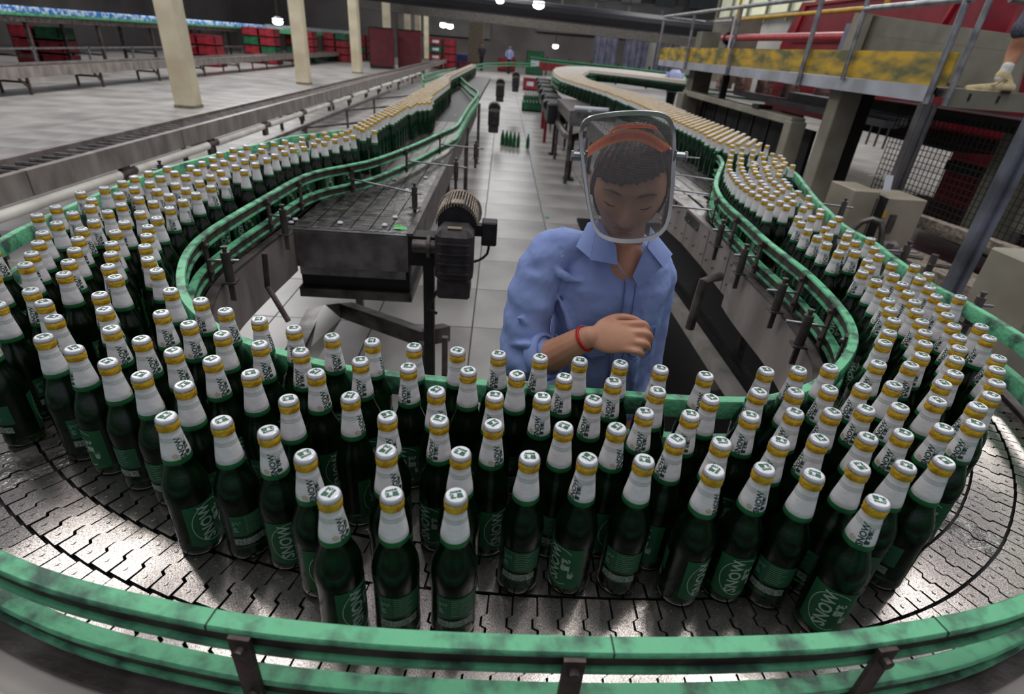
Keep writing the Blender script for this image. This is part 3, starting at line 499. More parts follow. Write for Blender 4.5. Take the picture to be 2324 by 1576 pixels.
# thin rings printed under the gold band
def patch(z0, z1, p0, p1, off, r_=None, n=14, name='label', m=None, curved=0):
    g = MB(); v = []; 
    for i in range(n + 1):
        ph = p0 + (p1 - p0) * i / n; t = (i / n - .5) * 2; dz = curved * (1 - t * t)
        for z in (z0 - dz, z1): r = rad(z) + off; v.append((r * math.sin(ph), -r * math.cos(ph), z))
    return g.add(v, [(2 * i, 2 * i + 2, 2 * i + 3, 2 * i + 1) for i in range(n)])
rl = lambda z: .0335
g = patch(.030, .122, -1.15, 1.15, .0005, curved=.010); me_fl = g.mesh('front_label', lab_f, smooth=1)
g = MB()
for t, sz, ou, ov in (('SNOW', .026, .008, .076), ('雪花', .015, -.0115, .082), ('啤酒', .010, -.021, .060)):
    v, f = text_mesh(t, sz, bold=.0006); g.add(wrap(v, True, ou, ov, rl, off=.0008), f)
# white swoosh outline round the lettering
ring = []
for i in range(40):
    a = 2 * PI * i / 40
    for rr in (1.0, .965): ring.append((math.cos(a) * .031 * rr, math.sin(a) * .045 * rr + .074, 0))
g.add(wrap(ring, False, 0, 0, rl, off=.0008), [(2 * i, (2 * i + 2) % 80, (2 * i + 3) % 80, 2 * i + 1) for i in range(6, 33)])
me_flt = g.mesh('label_lettering', lab_w)
g = patch(.0644, .1133, PI - .95, PI + .95, .0005); me_bl = g.mesh('back_label', lab_b, smooth=1)
g = MB()
v, f = text_mesh('雪花', .014, bold=.0004); 
def wrapb(v, rot, ou, ov): return wrap(v, rot, ou, ov, rl, phi0=PI, off=.0008)
g.add(wrapb(v, True, .021, .089), f)
for k in range(9):
    z = .109 - k * .0046; w = .026 - (k % 3) * .003; bars = []
    for i in range(7): x = -.010 + (w) * i / 6; bars += [(x, z - .0009, 0), (x, z + .0009, 0)]
    g.add(wrapb(bars, False, 0, 0), [(2 * i, 2 * i + 2, 2 * i + 3, 2 * i + 1) for i in range(6)])
me_blt = g.mesh('label_small_print', mat('grey_green_print', (104, 142, 112), .5))
g = patch(.042, .058, PI - .95, PI + .75, .0005); me_bar = g.mesh('barcode_strip', cyan_m, smooth=1)

def zs(z): return z - .012 if z > .12 else z * .9
for _me in (me_body, me_foil, me_collar, me_gold, me_cap, me_capp, me_foilt, me_fl, me_flt, me_bl, me_blt, me_bar):
    for _v in _me.vertices: _v.co.z = zs(_v.co.z)
    _me.update()
B = np.array(BOT)
def st_of(x, y):
    """station along the bend, lane fraction from inner rail 0 to outer rail 1"""
    mid = (CA + CO) / 2; i = int(np.argmin(np.hypot(mid[:, 0] - x, mid[:, 1] - y))); a, o = CA[i], CO[i]; t = np.dot(np.array([x, y]) - a, o - a) / np.dot(o - a, o - a); return i, t
order = sorted(range(len(B)), key=lambda i: math.hypot(B[i][0], B[i][1]))
near = order[:300]; mid_far = order[300:]
ORD = 'first second third fourth fifth sixth seventh eighth ninth tenth eleventh twelfth thirteenth fourteenth fifteenth sixteenth seventeenth eighteenth nineteenth twentieth'.split()
def ordw(n):
    if n < 20: return ORD[n]
    tens = {2: 'twenty', 3: 'thirty', 4: 'forty', 5: 'fifty', 6: 'sixty', 7: 'seventy', 8: 'eighty', 9: 'ninety'}; k = n + 1
    return ('%s-%s' % (tens[k // 10], ORD[k % 10 - 1])) if k % 10 else {20: 'twentieth', 30: 'thirtieth', 40: 'fortieth', 50: 'fiftieth', 60: 'sixtieth'}[k]
groups = {}
for i in near:
    x, y = B[i]; s, t = st_of(x, y); lane = min(6, max(0, int(t * 7)))
    zone = 'front' if (y < 1.12 and -.85 < x < .98 and y < 1.0 + .0 * x + .1) else ('left' if x < 0 else 'right')
    groups.setdefault((zone, lane), []).append((s, i))
LAB = {}
for (zone, lane), l in groups.items():
    if zone == 'front':
        l.sort(key=lambda q: B[q[1]][0])
        for k, (s, i) in enumerate(l): LAB[i] = ('green bottle on the front bend, %s row out from inner rail, %s from the left' % (ORD[lane], ordw(k)), 'green bottles rounding the front bend')
    else:
        l.sort(key=lambda q: math.hypot(*B[q[1]]))
        for k, (s, i) in enumerate(l): LAB[i] = ('green bottle in the %s stream, %s file from inner rail, %s back' % (zone, ORD[lane], ordw(k)), 'green bottles of the %s stream' % zone)
# yaw offsets (degrees, + turns the lettering to the viewer's right) read off the photograph for the nearest bottles
SPEC = {(376, 945): 38, (502, 955): 195, (609, 977): 8, (692, 1032): 20, (746, 1120): 48, (889, 1121): 188, (1035, 1124): 192, (1203, 1036): 188, (1335, 1040): -28, (1463, 1044): 188, (1622, 1067): 75,
        (1740, 1063): 42, (1847, 1076): 190, (1951, 1058): 140, (1996, 1137): 22, (2057, 1057): 185, (2138, 1042): 150, (98, 764): 205, (167, 791): -75, (243, 821): 120, (319, 851): 130, (417, 874): 215,
        (392, 796): 30, (319, 769): 35, (251, 745): 28, (459, 679): -25, (516, 702): 40, (590, 723): 75, (762, 753): 20, (850, 766): 80, (481, 815): 35, (568, 847): 180, (717, 845): 45, (795, 899): 65, (654, 905): 180,
        (876, 1022): 50, (1133, 797): -15, (1282, 855): -10, (1348, 906): -20, (1316, 811): 180, (1394, 863): 15, (1603, 851): 25, (1744, 840): 30, (1465, 935): 20, (1705, 943): 10, (1401, 970): 60, (1535, 997): -30, (1808, 935): -10,
        (1968, 927): -8, (1974, 991): 180, (2041, 926): -25, (2048, 982): 0, (1968, 878): -20, (1120, 962): 45, (151, 650): 15, (1203, 1036): 188}
sp_xy = {tuple(np.round(PX(k[0], k[1], 2, 1.268)[:2], 4)): v for k, v in SPEC.items()}
for rank, i in enumerate(near):
    x, y = B[i]
    az = math.atan2(y - 0, x - 0)            # direction from the camera
    face = az + PI / 2 - PI                   # rotation that turns -Y of the bottle to the camera
    face = az - PI / 2
    off = None
    for k, v in sp_xy.items():
        if math.hypot(k[0] - x, k[1] - y) < .022: off = v
    if off is None: off = random.choice([random.uniform(-50, 60), random.uniform(-50, 60), random.uniform(110, 250)])
    t = empty('beer_bottle', (x, y, 1.001), face + math.radians(off), LAB[i][0], 'bottle', LAB[i][1])
    link('glass_body', me_body, t); fo_ = link('neck_foil', me_foil, t); link('collar_band', me_collar, t); cp = link('cap', me_cap, t); link('gold_band', me_gold, t)
    if rank < 215:
        link('cap_print', me_capp, cp); link('foil_lettering', me_foilt, fo_)
    if rank < 130 or random.random() < .5 or x > 0:
        a = link('front_label', me_fl, t); link('label_lettering', me_flt, a)
        a = link('back_label', me_bl, t)
        if rank < 150: link('label_small_print', me_blt, a); link('barcode_strip', me_bar, t)
# the rest of the stream: uncountable mass, one object each side, real bottles of fewer faces
def inpoly(p, poly):
    x, y = p; c = False; n = len(poly)
    for i in range(n):
        x1, y1 = poly[i]; x2, y2 = poly[(i + 1) % n]
        if (y1 > y) != (y2 > y) and x < (x2 - x1) * (y - y1) / (y2 - y1) + x1: c = not c
    return c
def fill(poly, s):
    xs = [p[0] for p in poly]; ys = [p[1] for p in poly]; out = []
    for j in range(int((max(ys) - min(ys)) / (s * .866)) + 1):
        for i in range(int((max(xs) - min(xs)) / s) + 2):
            p = (min(xs) + i * s + (j % 2) * s / 2, min(ys) + j * s * .866)
            if inpoly(p, poly): out.append(p)
    return out
LEFT = [(-.93, 3.5), (-.93, 4), (-.94, 5.5), (-.96, 7.2), (-1.0, 9.7), (-.86, 9.9), (-.72, 8.0), (-.72, 6.2), (-.66, 5.6), (-.78, 5.2), (-.82, 4.4), (-.84, 3.6)]
RIGHT = [(1.60, 4.18), (1.66, 4.85), (1.65, 5.6), (1.65, 6.6), (1.63, 7.7), (1.55, 9.2), (1.36, 10.6), (1.18, 12.2), (1.15, 13.6), (1.3, 16), (1.6, 18.6), (2.2, 21.2), (3.1, 22.7), (4.6, 22.3), (5.8, 19.3), (4.7, 15.5), (3.62, 17.4), (2.6, 18.4), (1.9, 14.6), (1.78, 12.7), (1.9, 10.6), (2.06, 9.5), (2.16, 8.6), (2.1, 7), (2.04, 6), (2.06, 5.4), (2.06, 4.95), (1.98, 4.18)]
PB = [(.0338, .003, 0), (.0338, .132, 0), (.0288, .155, 0), (.0206, .183, 1), (.0202, .197, 2), (.0148, .241, 2), (.0160, .245, 3), (.0162, .2635, 4), (.0142, .267, 4)]
def mass(name, pts, label):
    V = []; F = []; M_ = []; o = 0
    for (x, y) in pts:
        seg = 10 if y < 6 else 7; pr = PB
        a0 = random.random(); ca = [(math.cos(2 * PI * (k + a0) / seg), math.sin(2 * PI * (k + a0) / seg)) for k in range(seg)]
        for r, z, _ in pr:
            for c, s_ in ca: V.append((x + r * c, y + r * s_, z + 1.001))
        for i in range(len(pr) - 1):
            mi = pr[i][2]
            for k in range(seg): j = (k + 1) % seg; F.append((o + i * seg + k, o + i * seg + j, o + (i + 1) * seg + j, o + (i + 1) * seg + k)); M_.append(mi)
        F.append(tuple(o + (len(pr) - 1) * seg + k for k in range(seg))); M_.append(4); o += seg * len(pr)
    me = bpy.data.meshes.new(name); me.from_pydata(V, [], F)
    for mm in (glass_far, collar_m, foil, gold, captop): me.materials.append(mm)
    me.polygons.foreach_set('material_index', M_); me.shade_smooth(); me.set_sharp_from_angle(angle=.9)
    link(name, me, None, label=label, cat='bottles', kind='stuff')
lf = [p for p in fill(LEFT, .0715) if all(math.hypot(p[0] - b[0], p[1] - b[1]) > .069 for b in B)]
y = 9.8
while y < 16.2: lf += [(-.96 + (y - 9.8) * .02, y), (-.885 + (y - 9.8) * .02, y + .03)]; y += .074
rt = [p for p in fill(RIGHT, .074) if all(math.hypot(p[0] - b[0], p[1] - b[1]) > .069 for b in B)]
mf = [tuple(B[i]) for i in mid_far]
mass('distant_left_bottles', lf + [p for p in mf if p[0] < 0], 'narrowing crowd of green bottles arriving far along the left belt')
mass('distant_right_bottles', rt + [p for p in mf if p[0] > 0], 'dense carpet of gold and white topped bottles filling the far right belt')
# ------------------------------------------------------------------ left aisle: motor, drip tray, far drives
def gearmotor(c, sc, rz, label, group=None, full=True):
    t = empty('gear_motor', c, rz, label, 'motor', group)
    b = MB(); b.box((0, 0, -.02 * sc), (.17 * sc, .17 * sc, .25 * sc), bev=.03 * sc)
    for k in range(4): b.box((0, -.088 * sc, (-.09 + .045 * k) * sc), (.14 * sc, .010 * sc, .006 * sc))
    b.box((0, 0, -.17 * sc), (.15 * sc, .15 * sc, .10 * sc), bev=.01 * sc); b.build('gearbox', motor_m, t)
    b = MB(); y0, y1 = .06 * sc, .30 * sc; b.cyl((0, y0, .09 * sc), (0, y1, .09 * sc), .085 * sc, 20); b.build('motor_barrel', black, t, smooth=.6)
    b = MB()
    for k in range(22):
        a = PI * k / 21 - .1; p = V3((math.cos(a) * .092 * sc, 0, .09 * sc + math.sin(a) * .092 * sc)); b.bar(p + V3((0, y0, 0)), p + V3((0, y1, 0)), .005 * sc, .022 * sc)
    b.build('cooling_fin', dust, t)
    if full:
        b = MB(); b.lathe([(.104 * sc, 0), (.108 * sc, .012 * sc), (.104 * sc, .024 * sc), (.088 * sc, .024 * sc)], seg=24); b.v = [(x, .30 * sc - z * 1.0, .09 * sc + y) for x, y, z in b.v]; b.build('fan_cover', dust, t, smooth=.6)
        b = MB(); b.box((.15 * sc, .08 * sc, .06 * sc), (.07 * sc, .08 * sc, .11 * sc), bev=.006); b.box((.10 * sc, .08 * sc, .07 * sc), (.05 * sc, .05 * sc, .05 * sc)); b.build('terminal_box', black, t)
        b = MB(); b.tube(smooth_path([(.15 * sc, .08 * sc, .0), (.145 * sc, .07 * sc, -.04 * sc), (.11 * sc, .06 * sc, -.07 * sc), (.075 * sc, .05 * sc, -.08 * sc)], .02), .006, 8); b.build('cable', rubber, t)
        b = MB(); b.box((.0, .10 * sc, .185 * sc), (.05 * sc, .07 * sc, .006)); b.box((0, -.045 * sc, .108 * sc), (.06 * sc, .03 * sc, .004)); b.build('name_plate', mat('tarnished_plate', (150, 134, 112), .5), t)
        b = MB(); b.cyl((-.085 * sc, 0, .0), (-.19 * sc, 0, .0), .03 * sc, 14); b.cyl((-.11 * sc, 0, 0), (-.125 * sc, 0, 0), .05 * sc, 16); b.build('drive_shaft', dsteel, t, smooth=.6)
        b = MB(); b.tube(smooth_path([(-.07 * sc, .0, -.20 * sc), (-.10 * sc, 0, -.25 * sc), (-.12 * sc, 0, -.31 * sc), (-.08 * sc, 0, -.33 * sc)], .02), .008, 8); b.build('hose', rubber, t)
    return t
gearmotor((-.175, 2.36, .965), 1.0, 0, 'dusty black gear motor hanging beside the end of the left steel table')
b = MB(); b.bar((-.30, 2.42, .05), (-.30, 2.42, .95), .05, .05); b.box((-.33, 2.44, .93), (.12, .10, .14)); b.build('motor_bracket_post', black, label='dark steel post carrying the gear motor beside the left table', cat='post')
gearmotor((-.10, 8.3, .88), .95, 0, 'dark gear motor half way along the left table beside the aisle', full=False)
gearmotor((-.05, 13.0, .92), 1.1, 0, 'far dark gear motor beyond the bend of the green rail', full=False)
gearmotor((.35, 16.5, .92), 1.2, 0, 'most distant dark drive unit at the end of the aisle', full=False)
for (px, py, r_, lab) in [(1022, 752, .0, '')]: pass
# folded stainless drip tray under the left table
tz = .42
t = empty('drip_tray', (-.6, 2.4, 0), label='folded stainless drip tray standing low under the end of the left table', cat='tray')
def TP(px, py, z=tz): p = PX(px, py, 2, z); return V3((p[0] + .6, p[1] - 2.4, p[2]))
lips = [TP(690, 790), TP(737, 694), TP(770, 690), TP(955, 755), TP(1022, 742)]
b = MB()
for k in range(len(lips) - 1):
    a, c = lips[k], lips[k + 1]; d = (c - a); l = V3((-d[1], d[0], 0)); l /= np.linalg.norm(l) + 1e-9
    b.slab([a, c, c + l * .10 + V3((0, 0, -.03)), a + l * .10 + V3((0, 0, -.03))], .004)
b.build('sloped_flange', steel, t)
b = MB()
for k in range(len(lips) - 1):
    a, c = lips[k], lips[k + 1]; b.slab([a, c, c + V3((0, 0, -.09)), a + V3((0, 0, -.09))], .004)
b.build('front_lip', dsteel, t)
b = MB(); b.slab([TP(640, 850, .36), TP(700, 850, .36), TP(775, 725, .44), TP(737, 692, .44)], .004); b.build('side_wing', mat('bright_sheet_steel', (190, 188, 186), .4, .5, (168, 166, 164), 6), t)
b = MB(); b.bar(TP(960, 780), TP(960, 780) * V3((1, 1, 0)), .05, .05); b.bar(TP(1010, 765), TP(1010, 765) * V3((1, 1, 0)), .03, .03); b.build('leg', dsteel, t)
b = MB(); b.bar(PX(600, 720, 2, .02) + V3((0, 0, 0)), PX(700, 640, 2, .02), .5, .02); 
# bottles and crates standing in the aisle
def small_bottle(loc, label, group): 
    t = empty('loose_bottle', loc, random.uniform(0, 6), label, 'bottle', group); g_ = MB(); g_.lathe([(.034, .0), (.034, .15), (.027, .19), (.015, .23), (.014, .27), (.0, .272)], seg=12, close=False); g_.build('glass_body', mat('clear_green_glass', (20, 118, 48), .15, 0, (10, 70, 30), 20), t, smooth=.9)
    g_ = MB(); g_.lathe([(.0346, .04), (.0346, .12)], seg=12, close=False); g_.build('front_label', lab_f, t)
k = 0
for i in range(5):
    for j in range(3):
        if (i + j) % 7 == 6: continue
        small_bottle((.06 + i * .078 - j * .006, 11.75 - j * .085 - i * .06, 0), 'uncapped green bottle on the aisle tiles, %s across in the %s row of the group' % (ORD[i], ORD[2 - j]), 'loose bottles on the aisle floor')
small_bottle((.56, 11.42, 0), 'single green bottle standing apart from the group on the aisle tiles', None)
def crate(loc, size, m, label, rz=0, group=None, bottles=False, logo=None):
    t = empty('crate', loc, rz, label, 'crate', group); w, d, h = size; th = .03
    b = MB(); b.box((0, 0, .02), (w, d, .04)); 
    for sx in (-1, 1): b.box((sx * (w / 2 - th / 2), 0, h / 2), (th, d, h))
    for sy in (-1, 1): b.box((0, sy * (d / 2 - th / 2), h / 2), (w, th, h))
    for z in (.06, h - .03): b.box((0, 0, z), (w + .015, d + .015, .025)) if z < .1 else (b.box((0, -d / 2, z), (w + .015, .02, .03)), b.box((0, d / 2, z), (w + .015, .02, .03)))
    b.build('crate_body', m, t)
    b = MB(); b.box((0, -d / 2 - .004, h * .55), (w * .5, .006, h * .35)); b.build('logo_panel', white_m if logo else m, t)
    if bottles:
        b = MB()
        for i in range(6):
            for j in range(4): b.lathe([(.034, .04), (.034, h), (.015, h + .05), (.014, h + .09)], (-w / 2 + .07 + i * (w - .14) / 5, -d / 2 + .07 + j * (d - .14) / 3, 0), 8)
        b.build('packed_bottles', glass_far, t)
crate((.95, 18.6, 0), (.62, .5, .26), crate_green, 'green crate full of bottles on the aisle floor behind the loose bottles', bottles=True)
crate((1.05, 21.0, 0), (.60, .45, .26), crate_green, 'second green crate of bottles further up the aisle', bottles=True)
crate((1.25, 27.8, 0), (.62, .5, .5), crate_red, 'left bright red crate at the far end of the aisle', logo=True, group='red crates at the end of the aisle')
crate((1.9, 28, 0), (.62, .5, .5), crate_red, 'right bright red crate at the far end of the aisle', logo=True, group='red crates at the end of the aisle')
# bent pipe barrier in the aisle
t = empty('pipe_barrier', (.9, 9.5, 0), label='bent steel pipe barrier at mid height along the right of the aisle', cat='barrier')
P_ = [PX(px, py, 2, .62) - V3((.9, 9.5, 0)) for px, py in [(1232, 232), (1262, 272), (1283, 305), (1300, 313), (1325, 306), (1345, 303)]]
b = MB(); b.tube(smooth_path(P_, .2), .055, 10); b.build('pipe', dsteel, t, smooth=1)
for q in (P_[1], P_[3], P_[5]): b = MB(); b.bar(V3((q[0], q[1], 0)), V3(q), .06, .06); b.box((q[0], q[1], .02), (.16, .16, .02)); b.build('leg', grey_dark, t)
# right inner table end (box with a pale lid) behind the visor
t = empty('outfeed_table', (1.3, 8.6, 0), label='steel conveyor table end with a pale rod on top, left of the visor', cat='table')
b = MB(); b.box((0, .9, .92), (.62, 2.3, .16)); b.build('table_body', dsteel, t)
b = MB(); b.box((0, -.3, .93), (.66, .02, .20)); b.build('end_plate', steel, t)
b = MB(); b.cyl((-.24, 0, 1.04), (.26, 0, 1.04), .035, 10); b.box((-.02, 0, 1.02), (.05, .09, .05)); b.build('pale_rod', white_m, t)
for x in (-.28, .28):
    for y in (-.2, 1.8): b = MB(); b.bar((x, y, 0), (x, y, .86), .05, .05); b.build('leg', dsteel, t)
t = empty('drive_guard', (.75, 12.5, 0), label='dark machine guards and motors lining the right of the aisle', cat='machine guard')
b = MB()
for k in range(6): b.box((.25 + .05 * k, -1.5 + k * 1.6, .75), (.34, 1.0, .35), bev=.03); b.cyl((.1 + .05 * k, -1.5 + k * 1.6, .85), (.1 + .05 * k, -1.1 + k * 1.6, .85), .08, 10)
b.build('guard_box', grey_dark, t)
b = MB(); b.box((.2, -.2, .35), (.06, .06, .7)); b.box((.3, 2.2, .35), (.08, .3, .7)); b.build('red_post', red, t)
# steel beam and wet pit to the right of the worker
b = MB(); b.bar(V3((1.13, 4.4, .45)), V3((1.15, 1.3, .45)), .055, .07); b.build('steel_beam', mat('pale_scratched_steel', (150, 146, 140), .5, .2, (124, 120, 114), 8), label='long pale steel beam lying low between worker and side panels', cat='beam')
b = MB(); b.box((1.72, 3.6, .02), (1.5, 5.6, .03)); b.build('wet_trough_bottom', pit, label='wet black trough bottom with puddles under the right belt', cat='trough')
b = MB(); b.bar((1.33, 4.6, .32), (1.40, 1.2, .32), .05, .05); b.build('trough_edge', grey_dark, label='dark trough edge beside the pale steel beam', cat='trough edge')

# ------------------------------------------------------------------ left hall: case conveyors
def tray_conveyor(x, w, z, y0, y1, h, legs, label, pipe=True):
    t = empty('case_conveyor', (x, y0, 0), label=label, cat='conveyor'); L_ = y1 - y0
    for s_, nm in ((0, 'near_side_beam'), (-w, 'far_side_beam')):
        b = MB(); n = int(L_ / 2.4)
        for k in range(n): b.box((s_, (k + .5) * L_ / n, z - h / 2), (.035, L_ / n - .015, h)); b.box((s_ - .02, (k + .5) * L_ / n, z), (.07, L_ / n - .01, .012))
        b.build(nm, panel, t)
    b = MB(); b.box((-w / 2, L_ / 2, z - .07), (w - .08, L_, .02)); b.build('bed', grey_dark, t)
    b = MB()
    for k in range(int(min(L_, 22) / .16)): b.cyl((-w + .06, k * .16, z - .045), (-.06, k * .16, z - .045), .024, 6)
    b.build('roller_row', dsteel, t, kind='stuff')
    for y in legs:
        b = MB(); b.bar((-.02, y, 0), (-.02, y, z - h), .05, .05); b.bar((-w + .02, y, 0), (-w + .02, y, z - h), .05, .05); b.bar((-.02, y, z - h - .10), (-w + .02, y, z - h - .10), .04, .05)
        b.bar((-.02, y - .25, z - h), (-.02, y, z - h - .22), .04, .04); b.build('leg_frame', brown, t)
    if pipe:
        n = int(L_ / 1.9)
        for k in range(min(n, 14)): b = MB(); b.cyl((.0, k * 1.9 + .08, z - .27), (.0, k * 1.9 + 1.7, z - .27), .05, 12); b.build('return_tube', pipe_w, t, smooth=.8); 
        b = MB()
        for k in range(min(n, 14)): b.cyl((0, k * 1.9 + 1.7, z - .27), (0, k * 1.9 + 1.98, z - .27), .035, 10); b.bar((-.02, k * 1.9 + 1.84, z - .2), (-.02, k * 1.9 + 1.84, z - .42), .05, .14)
        b.build('tube_bracket', brown, t)
    return t
tray_conveyor(-3.9, .45, .6, 2.2, 44, .20, [2.0, 5.7, 9.4, 13.1, 16.8, 20.5, 24, 28], 'long low grey case conveyor running straight beside the left bottle stream')
tray_conveyor(-10.95, .7, .58, 8, 48, .22, [3.4, 6.1, 8.7, 11.5, 14.5, 17.5, 20.5, 24, 28], 'second grey case conveyor standing beyond the nearest cream column', pipe=False)
t = empty('pipe_trestle', (-3.0, 9, 0), label='low steel trestle and rods between case conveyor and left bottle stream', cat='trestle')
b = MB(); 
for y in (-2.5, 0, 2.5, 5): b.bar((.0, y, 0), (.0, y, .5), .04, .04); b.bar((0, y, .45), (1.2, y + .2, .62), .03, .03)
b.bar((0, -3.5, .48), (0, 7, .48), .05, .05); b.build('trestle_frame', dsteel, t)
# elevated conveyor full of blue and white cans
t = empty('can_conveyor', (-14.6, 12, 0), label='elevated conveyor carrying blue and white cans across the left hall', cat='conveyor')
b = MB(); b.box((0, 16, 1.48), (1.5, 40, .16)); b.build('bed', dsteel, t)
b = MB(); b.box((.78, 16, 1.60), (.04, 40, .07)); b.box((-.78, 16, 1.60), (.04, 40, .07)); b.build('guard_strip', greenrail, t)
for k in range(12): b = MB(); b.bar((.6, -3 + k * 3.2, 0), (.6, -3 + k * 3.2, 1.4), .09, .09); b.bar((-.6, -3 + k * 3.2, 0), (-.6, -3 + k * 3.2, 1.4), .09, .09); b.bar((-.6, -3 + k * 3.2, .5), (.6, -3 + k * 3.2, .5), .06, .06); b.build('leg_frame', dsteel, t)
b = MB(); b.bar((.95, -4, .75), (.95, 34, .75), .05, .05); b.bar((.95, -4, .38), (.95, 34, .38), .04, .04)
for k in range(14): b.bar((.95, -3.5 + k * 2.4, 0), (.95, -3.5 + k * 2.4, .8), .05, .05)
b.build('railing', galv, t)
can_m = mat('blue_white_can', (190, 208, 226), .3, .2, (50, 118, 196), 7, contrast=(.46, .52))
b = MB()
for i in range(10):
    for j in range(170): b.lathe([(.075, 0), (.075, .20), (.05, .24)], (-14.6 - .66 + i * .147, 9.5 + j * .16 + (i % 2) * .08, 1.56), 6)
b.build('distant_cans', can_m, label='crowded blue and white cans riding the elevated left conveyor', cat='cans', kind='stuff')
# second line of bottles behind the first column
t = empty('packed_line_conveyor', (-13, 44, 0), label='far elevated line behind the second cream column with pale goods', cat='conveyor')
b = MB(); b.box((0, 0, 1.55), (2.2, 16, .2)); b.build('bed', greenrail, t); b = MB(); b.box((0, 0, 1.75), (1.7, 15, .2)); b.build('goods', mat('pale_goods', (176, 180, 184), .5, 0, (110, 116, 124), 8), t)
# red crate stacks in the left hall
random.seed(3)
st = [(-14.0, 28, 3), (-16.5, 22, 3), (-13.2, 33, 4), (-12.6, 37.5, 4), (-11.6, 41.5, 4), (-12.4, 45.5, 4), (-16.6, 15.8, 3), (-10.9, 47.5, 4)]
for n_, (x, y, hgt) in enumerate(st):
    for k in range(hgt):
        for w_ in range(2):
            crate((x + w_ * .85, y, k * .42), (.8, .8, .40), crate_red if (n_ + k + w_) % 4 else crate_green, '%s crate, %s up in the %s stack along the left hall, %s column' % ('red' if (n_ + k + w_) % 4 else 'green', ORD[k], ORD[n_], 'near' if w_ else 'rear'), group='crates stacked in the left hall')
# crates by the far aisle
for k in range(4):
    crate((-4.65, 42.3, k * .46), (.85, .8, .44), crate_green if k == 2 else crate_red, '%s crate, %s from the floor in the far stack with pale logos' % ('green' if k == 2 else 'red', ORD[k]), logo=True, group='far crate stack left pile')
    crate((-3.7, 42.3, k * .46), (.8, .8, .44), crate_red, 'red crate, %s from the floor in the plain pile beside the logo crates' % ORD[k], group='far crate stack right pile')
crate((-2.6, 43.5, 0), (1.2, .8, .5), red_d, 'low dark red crate beside the far crate stack')
crate((.2, 46, 0), (1.3, .8, .9), crate_red, 'dark red bin below the far hall worker', group=None); crate((2.2, 44, 0), (1.2, .9, 1.5), crate_green, 'tall green box with pale logo at the far end of the aisle', logo=True)
# dark red screens
for (x, y, lab) in [(-7.25, 36.8, 'left dark red fabric screen standing behind the third column'), (-5.75, 37.8, 'right dark red fabric screen beside its twin')]:
    t = empty('screen', (x, y, 0), label=lab, cat='screen'); b = MB(); b.box((0, 0, 1.12), (1.35, .5, 1.95), bev=.02); b.build('fabric_panel', red_d, t)
    b = MB(); b.box((0, 0, .07), (1.38, .55, .1)); b.box((0, 0, 2.12), (1.38, .55, .05)); b.box((-.69, 0, 1.1), (.03, .52, 2.05)); b.build('frame', grey_dark, t)
# far hall workers
def far_person(x, y, shirt, lab, s=1.0):
    b = MB(); b.cur = 0
    b.lathe([(.10, 0), (.11, .4), (.14, .85), (.16, .95)], (x, y, 0), 10); b.cur = 1; b.lathe([(.17, .9), (.18, 1.15), (.21, 1.38), (.10, 1.48)], (x, y, 0), 12)
    for s_ in (-1, 1): b.tube([(x + s_ * .20, y, 1.40), (x + s_ * .25, y - .05, 1.15), (x + s_ * .16, y - .28, 1.05)], [.06, .05, .04], 8)
    b.cur = 2; b.lathe([(.05, 1.46), (.06, 1.52), (.095, 1.60), (.10, 1.68), (.06, 1.76), (.0, 1.78)], (x, y, 0), 12, close=False); b.cur = 3; b.lathe([(.103, 1.66), (.105, 1.72), (.07, 1.79), (0, 1.81)], (x, y + .01, 0), 12, close=False)
    b.build('person', [grey_dark, shirt, mat('far_skin', (160, 120, 100), .6), rubber], smooth=1, label=lab, cat='person')
far_person(.35, 42, mat('lavender_shirt', (140, 146, 190), .8), 'distant person in a pale blue shirt behind the aisle end')
far_person(-13.9, 26.5, mat('lavender_shirt', (140, 146, 190), .8), 'person in a pale blue shirt among the elevated cans beside the first column')
far_person(4.9, 17.3, mat('striped_blue_shirt', (128, 142, 200), .8, 0, (190, 196, 220), 60), 'person in a blue striped shirt seen under the platform walkway')
far_person(-1.6, 44, mat('dark_shirt', (50, 46, 60), .8), 'dark dressed person standing far behind the green crossing rail')
# grey blue curtains at the back right
for k in range(4): 
    b = MB(); n = 16; b.sweep([(7.2 + k * 2.5 + i * .125, 50 + .09 * math.sin(i * 1.7)) for i in range(n)], [(0, .0), (.03, .0), (.03, 3.6), (0, 3.6)]); b.build('strip_curtain', curtain_m, label='blue grey strip curtain, %s from the left at the back of the hall' % ORD[k], cat='curtain', group='strip curtains')
b = MB(); b.box((0, 0, 1.6), (1.2, 1.2, 3.2), bev=.05); b.box((0, -.2, 3.6), (.6, .6, 1.0)); b.cyl((0, 0, 4), (0, 0, 5), .25, 10)
o = b.build('column_machine', mat('dull_tan', (110, 98, 84), .7), label='tall dull tan machine standing far left of the aisle end', cat='machine'); o.location = (-2.4, 52, 0)
b = MB(); b.box((0, 0, 1.0), (.9, .9, .9)); o = b.build('blue_drum', mat('deep_blue', (26, 40, 90), .6), label='dark blue bin by the tall tan machine far away', cat='bin'); o.location = (-3.2, 46.5, -.55)

